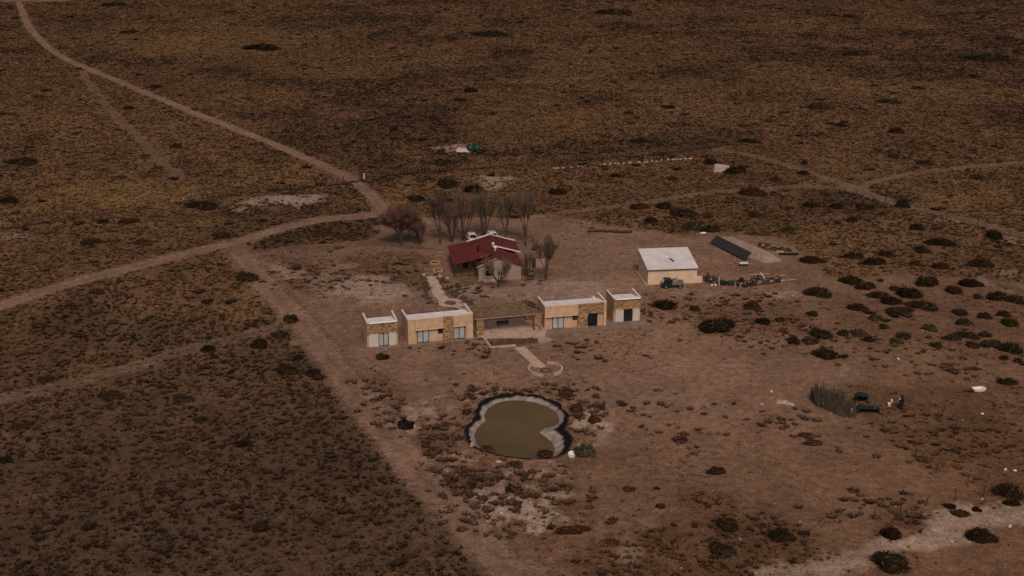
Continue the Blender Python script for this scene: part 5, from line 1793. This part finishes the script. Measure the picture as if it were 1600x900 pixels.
# ------------------------------------------------------------------ grass tussocks, low scrub, stones: scattered by instancing
def scatter_mat(name, ramps, use='tint'):
    m = bpy.data.materials.new(name)
    m.use_nodes = True
    nt = m.node_tree
    b = nt.nodes['Principled BSDF']
    b.inputs['Roughness'].default_value = 0.95
    b.inputs['Specular IOR Level'].default_value = 0.1
    at = nt.nodes.new('ShaderNodeAttribute')
    at.attribute_type = 'INSTANCER'
    at.attribute_name = use
    cr = nt.nodes.new('ShaderNodeValToRGB')
    el = cr.color_ramp.elements
    el[0].position, el[0].color = ramps[0][0], (*ramps[0][1], 1)
    el[1].position, el[1].color = ramps[-1][0], (*ramps[-1][1], 1)
    for p_, c_ in ramps[1:-1]:
        e = el.new(p_)
        e.color = (*c_, 1)
    nt.links.new(at.outputs['Fac'], cr.inputs[0])
    nt.links.new(cr.outputs[0], b.inputs['Base Color'])
    return m


def tuft_mesh(seed, blades, m, flat=0.75, spread=0.5):
    r = np.random.default_rng(seed)
    v, f = [], []
    for k in range(blades):
        a = r.uniform(0, 2 * np.pi)
        q = math.sqrt(r.uniform(0, 1)) * 0.28
        bx_, by_ = math.cos(a) * q, math.sin(a) * q
        a2 = a + r.normal(0, 0.6)
        l = r.uniform(0.5, 1.0)
        ox, oy = math.cos(a2) * spread * l * r.uniform(0.4, 1), math.sin(a2) * spread * l * r.uniform(0.4, 1)
        w = r.uniform(0.06, 0.12)
        px_, py_ = -math.sin(a2) * w, math.cos(a2) * w
        h = flat * l * r.uniform(0.6, 1)
        n = len(v)
        v += [(bx_ - px_, by_ - py_, -0.03), (bx_ + px_, by_ + py_, -0.03), (bx_ + ox * 0.55 + px_ * 0.9, by_ + oy * 0.55 + py_ * 0.9, h * 0.8), (bx_ + ox * 0.55 - px_ * 0.9, by_ + oy * 0.55 - py_ * 0.9, h * 0.8), (bx_ + ox, by_ + oy, h)]
        f += [(n, n + 1, n + 2), (n, n + 2, n + 3), (n + 3, n + 2, n + 4)]
    return np_mesh('tuft', v, f, m)


def scatter(name, pts, scale, tint, meshes, label, category):
    coll = bpy.data.collections.new(name + '_kinds')
    for i, me in enumerate(meshes):
        o = bpy.data.objects.new('%s_kind_%d' % (name, i), me)
        coll.objects.link(o)
    n = len(pts)
    me = bpy.data.meshes.new(name)
    me.vertices.add(n)
    me.vertices.foreach_set('co', np.asarray(pts, np.float32).ravel())
    for nm, ty, val in (('rot', 'FLOAT', rng.uniform(0, 6.28, n)), ('tint', 'FLOAT', tint)):
        a = me.attributes.new(nm, ty, 'POINT')
        a.data.foreach_set('value', np.asarray(val, np.float32))
    a = me.attributes.new('scl', 'FLOAT_VECTOR', 'POINT')
    a.data.foreach_set('vector', np.asarray(scale, np.float32).ravel())
    a = me.attributes.new('pick', 'INT', 'POINT')
    a.data.foreach_set('value', rng.integers(0, len(meshes), n).astype(np.int32))
    o = link(name, me, kind='stuff')
    o['label'] = label
    o['category'] = category
    ng = bpy.data.node_groups.new(name + '_scatter', 'GeometryNodeTree')
    ng.interface.new_socket('Geometry', in_out='INPUT', socket_type='NodeSocketGeometry')
    ng.interface.new_socket('Geometry', in_out='OUTPUT', socket_type='NodeSocketGeometry')
    N = ng.nodes
    gi, go = N.new('NodeGroupInput'), N.new('NodeGroupOutput')
    iop = N.new('GeometryNodeInstanceOnPoints')
    ci = N.new('GeometryNodeCollectionInfo')
    ci.inputs['Collection'].default_value = coll
    ci.inputs['Separate Children'].default_value = True
    ci.inputs['Reset Children'].default_value = True

    def attr(nm, ty):
        q = N.new('GeometryNodeInputNamedAttribute')
        q.data_type = ty
        q.inputs['Name'].default_value = nm
        return q.outputs['Attribute']
    cx_ = N.new('ShaderNodeCombineXYZ')
    ng.links.new(attr('rot', 'FLOAT'), cx_.inputs['Z'])
    e2r = N.new('FunctionNodeEulerToRotation')
    ng.links.new(cx_.outputs[0], e2r.inputs[0])
    ng.links.new(gi.outputs[0], iop.inputs['Points'])
    ng.links.new(ci.outputs[0], iop.inputs['Instance'])
    iop.inputs['Pick Instance'].default_value = True
    ng.links.new(attr('pick', 'INT'), iop.inputs['Instance Index'])
    ng.links.new(e2r.outputs[0], iop.inputs['Rotation'])
    ng.links.new(attr('scl', 'FLOAT_VECTOR'), iop.inputs['Scale'])
    ng.links.new(iop.outputs[0], go.inputs[0])
    md = o.modifiers.new('scatter', 'NODES')
    md.node_group = ng
    return o


def in_view(x, y, mar=1.12):
    return (y > 105) & (y < 800) & (np.abs(x) < (0.402 * y * math.cos(PITCH) + 0.402 * CAM_H * math.sin(PITCH)) * mar + 8)


# keep the ground clear under built things
CLEAR = [np.array(TERR)]
for P0, an, L_, D_ in ((g(574.7, 543.4), 14.5, 5.0, 5), (g(638.2, 539), 16.4, 10.9, 5), (g(850.9, 516.6), 12.6, 10.75, 5), (g(959, 504.2), 11.5, 4.75, 5), (g(1012, 445), 7, 10.4, 8), (Vector((-11, 227, 0)), 7.5, 13.5, 15)):
    c_, s_ = math.cos(math.radians(an)), math.sin(math.radians(an))
    CLEAR.append(np.array([(P0.x + c_ * u - s_ * v, P0.y + s_ * u + c_ * v) for u, v in ((-.4, -.6), (L_ + .4, -.6), (L_ + .4, D_ + .3), (-.4, D_ + .3))]))
CLEAR += [np.array([tuple(p) for p in list(le) + list(ri[::-1])]), np.array([z6(672, 312)[:2], z6(850, 282)[:2], z6(1205, 615)[:2], z6(995, 622)[:2]]), gp([(846, 531), (868, 521), (1008, 508), (1004, 500), (850, 515)])]


def clear_of(x, y):
    ok = np.ones(x.shape, bool)
    for P in CLEAR:
        ok &= poly_sd(P, x, y) < 0.2
    near = (np.abs(x - PC[0]) < 16) & (np.abs(y - PC[1]) < 20)
    if near.any():
        ok[near] &= pond_d(x[near], y[near]) > BANK + 0.15
    return ok


def candidates(n):
    # denser near the camera, thinning out with distance
    y = 105 + (790 - 105) * rng.uniform(0, 1, n) ** 1.0
    x = rng.uniform(-1, 1, n) * ((0.402 * y * math.cos(PITCH) + 0.402 * CAM_H * math.sin(PITCH)) * 1.12 + 8)
    return x, y


TUFT_RAMP = [(0.0, (0.030, 0.016, 0.008)), (0.35, (0.080, 0.041, 0.020)), (0.6, (0.135, 0.070, 0.032)), (0.8, (0.195, 0.108, 0.044)), (0.9, (0.235, 0.138, 0.056)), (1.0, (0.118, 0.050, 0.029))]
M_TUFT = scatter_mat('tussock_grass', TUFT_RAMP)
TUFTS = [tuft_mesh(200 + k, 13 + 2 * (k % 3), M_TUFT, 0.7, 0.62) for k in range(6)]
x, y = candidates(520000)
area_w = (0.402 * y + 0.402 * 25) * 2.24 + 16
dens = np.where(y < 300, 2.5, 2.5 * (300 / y) ** 1.3)
x_, y_ = x, y
keep = rng.uniform(0, 1, len(x)) < dens * area_w * 685 / 520000
x, y = x[keep], y[keep]
bare, veg, pale, yel, road, n1, n2, n3 = place_masks(x, y)
cl = fbm(x, y, 3.2, 91, 3)
prob = np.clip(veg * (0.45 + 1.2 * sstep(0.35, 0.62, cl)), 0, 1)
prob = np.maximum(prob, 0.025 * (road < 0.3))
keep = (rng.uniform(0, 1, len(x)) < prob) & clear_of(x, y)
x, y, yel, bare, n3, cl, veg = x[keep], y[keep], yel[keep], bare[keep], n3[keep], cl[keep], veg[keep]
bare = bare * (1 - sstep(0.4, 0.75, veg))
u = rng.uniform(0, 1, len(x))
dark = fbm(x, y, 26, 8, 4)
tint = np.clip(0.17 + 0.10 * sstep(250, 420, y) + 0.36 * u + 0.42 * yel * (0.5 + 0.5 * u) - 0.35 * sstep(0.48, 0.68, dark) * (1 - yel) + rng.normal(0, 0.10, len(x)), 0, 0.9)
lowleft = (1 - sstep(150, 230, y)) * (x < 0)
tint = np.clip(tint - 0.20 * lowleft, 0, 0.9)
redm = (bare > 0.5) & (rng.uniform(0, 1, len(x)) < 0.55)
tint = np.where(bare > 0.5, np.clip(tint + 0.2, 0, 0.9), tint)
tint = np.where(redm, 1.0, tint)
far = (np.maximum(y, 300) / 300) ** 0.55
s = (0.29 + 0.58 * rng.uniform(0, 1, len(x)) ** 2.4) * far
s = s * np.where(bare > 0.5, 0.66, 1.0)
sc3 = np.stack([s * 1.15, s * 1.15, s * rng.uniform(0.55, 0.95, len(x)) / far ** 0.5], 1)
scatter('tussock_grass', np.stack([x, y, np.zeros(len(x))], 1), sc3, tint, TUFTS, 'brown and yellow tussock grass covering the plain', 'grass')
print('tufts', len(x))

# short dry grass between the tussocks
SHORT = [tuft_mesh(250 + k, 6, M_TUFT, 0.5, 0.9) for k in range(4)]
x, y = candidates(420000)
area_w = (0.402 * y + 0.402 * 25) * 2.24 + 16
keep = rng.uniform(0, 1, len(x)) < np.where(y < 300, 2.6, 2.6 * (300 / y) ** 1.5) * area_w * 685 / 420000
x, y = x[keep], y[keep]
bare, veg, pale, yel, road, n1, n2, n3 = place_masks(x, y)
keep = (rng.uniform(0, 1, len(x)) < np.clip(veg * 0.8 + 0.10 * bare * (1 - pale), 0, 1) * (1 - np.clip(road * 1.9, 0, 1))) & clear_of(x, y)
x, y, yel, bare = x[keep], y[keep], yel[keep], bare[keep]
u = rng.uniform(0, 1, len(x))
tint = np.clip(0.42 + 0.26 * u + 0.25 * yel - 0.12 * (1 - sstep(150, 230, y)) * (x < 0), 0, 0.9)
tint = np.where((rng.uniform(0, 1, len(x)) < 0.2), 1.0, tint)
s = rng.uniform(0.22, 0.48, len(x)) * (np.maximum(y, 300) / 300) ** 0.7
scatter('short_grass', np.stack([x, y, np.zeros(len(x))], 1), np.stack([s, s, s * 0.6], 1), tint, SHORT, 'short dry grass growing between the tussocks', 'grass')
print('short', len(x))

# scattered low dark shrubs that stand out of the grass
M_SHRUB = scatter_mat('steppe_shrub', [(0.0, (0.018, 0.011, 0.006)), (0.5, (0.040, 0.023, 0.012)), (1.0, (0.060, 0.040, 0.020))])
SHR = [tuft_mesh(270 + k, 60, M_SHRUB, 0.55, 0.8) for k in range(4)]
x, y = candidates(16000)
bare, veg, pale, yel, road, n1, n2, n3 = place_masks(x, y)
w_ = ((0.402 * y + 10) / 320.0)
keep = (rng.uniform(0, 1, len(x)) < veg * (0.25 + 0.9 * sstep(0.45, 0.65, fbm(x, y, 14, 95, 3))) * np.clip(w_, 0.2, 1)) & (road < 0.2) & clear_of(x, y)
x, y = x[keep], y[keep]
s = (0.55 + 1.1 * rng.uniform(0, 1, len(x)) ** 3) * (np.maximum(y, 250) / 250) ** 0.35
scatter('low_shrubs', np.stack([x, y, np.zeros(len(x))], 1), np.stack([s * rng.uniform(0.9, 1.5, len(x)), s, s * rng.uniform(0.4, 0.75, len(x))], 1), rng.uniform(0, 1, len(x)), SHR, 'low dark shrubs scattered through the grass of the plain', 'shrubs')
print('shrubs', len(x))

# reddish and dark low scrub round the pond, along the track and in the yard

M_SCRUB = scatter_mat('low_scrub', [(0.0, (0.045, 0.024, 0.014)), (0.5, (0.095, 0.042, 0.026)), (1.0, (0.11, 0.072, 0.040))])
SCRM = [tuft_mesh(230 + k, 34, M_SCRUB, 0.55, 0.85) for k in range(4)]
SPOTS = [(580, 612, 26, 22, 26), (610, 650, 24, 30, 34), (690, 690, 34, 40, 70), (720, 745, 50, 26, 60), (745, 790, 60, 40, 70), (800, 745, 90, 14, 50), (860, 780, 90, 34, 60), (900, 640, 26, 34, 40), (935, 640, 20, 20, 20), (850, 612, 80, 8, 40), (735, 612, 26, 14, 22),
         (1100, 490, 100, 30, 70), (1220, 520, 90, 30, 60), (1420, 545, 130, 26, 60), (1480, 580, 60, 14, 40), (1490, 690, 110, 50, 120), (1380, 790, 80, 20, 40), (900, 545, 50, 14, 26), (760, 545, 40, 14, 20), (700, 545, 60, 10, 14), (500, 430, 80, 26, 90), (620, 425, 60, 22, 60),
         (1060, 650, 90, 40, 30), (1220, 660, 60, 20, 24), (1160, 470, 60, 10, 30), (720, 455, 40, 20, 40), (1000, 340, 130, 20, 60), (830, 440, 30, 10, 10)]
xs, ys = [], []
for cx_, cy_, rx_, ry_, n in SPOTS:
    c_ = g(cx_, cy_)
    sx_, sy_ = rx_ / pxm(cy_), (g(cx_, cy_ - ry_).y - g(cx_, cy_ + ry_).y) / 2
    xs.append(c_.x + rng.normal(0, 0.6, n) * sx_)
    ys.append(c_.y + rng.normal(0, 0.6, n) * sy_)
for FL in (FARF, [(40, 352), (120, 342), (250, 322), (380, 302), (520, 290), (566, 282)]):
    FW = gp(FL)
    q_ = rng.uniform(0, len(FW) - 1.001, 170)
    i_ = q_.astype(int)
    f_ = (q_ - i_)[:, None]
    pp_ = FW[i_] * (1 - f_) + FW[i_ + 1] * f_ + rng.normal(0, 0.4, (170, 2))
    xs.append(pp_[:, 0])
    ys.append(pp_[:, 1])
x, y = np.concatenate(xs), np.concatenate(ys)
ok = clear_of(x, y)
x, y = x[ok], y[ok]
s = rng.uniform(0.4, 1.25, len(x))
scatter('low_scrub', np.stack([x, y, np.zeros(len(x))], 1), np.stack([s, s * 0.8, s * rng.uniform(0.4, 0.8, len(x))], 1), rng.uniform(0, 1, len(x)), SCRM, 'low reddish scrub round the pond and across the bare yard', 'scrub')

# loose stones on pale ground
M_GRAV = scatter_mat('loose_stones', [(0.0, (0.10, 0.065, 0.048)), (0.6, (0.30, 0.21, 0.16)), (1.0, (0.50, 0.38, 0.31))])
STM = [MB().lump((0, 0, 0.1), (1, 0.8, 0.7), 6, 3, 0.25, random.Random(300 + k)).mesh('loose_stone', M_GRAV) for k in range(4)]
x, y = candidates(160000)
m_ = y < 330
x, y = x[m_], y[m_]
bare, veg, pale, yel, road, n1, n2, n3 = place_masks(x, y)
keep = (rng.uniform(0, 1, len(x)) < np.clip(0.45 * pale + 0.05 * bare, 0, 1)) & clear_of(x, y)
x, y, pale = x[keep], y[keep], pale[keep]
s = 0.05 + 0.20 * rng.uniform(0, 1, len(x)) ** 3
scatter('loose_stones', np.stack([x, y, np.zeros(len(x))], 1), np.stack([s, s, s], 1), np.clip(rng.uniform(0, 0.8, len(x)) + 0.3 * pale, 0, 1), STM, 'loose stones strewn over the bare ground', 'stones')
print('stones', len(x))
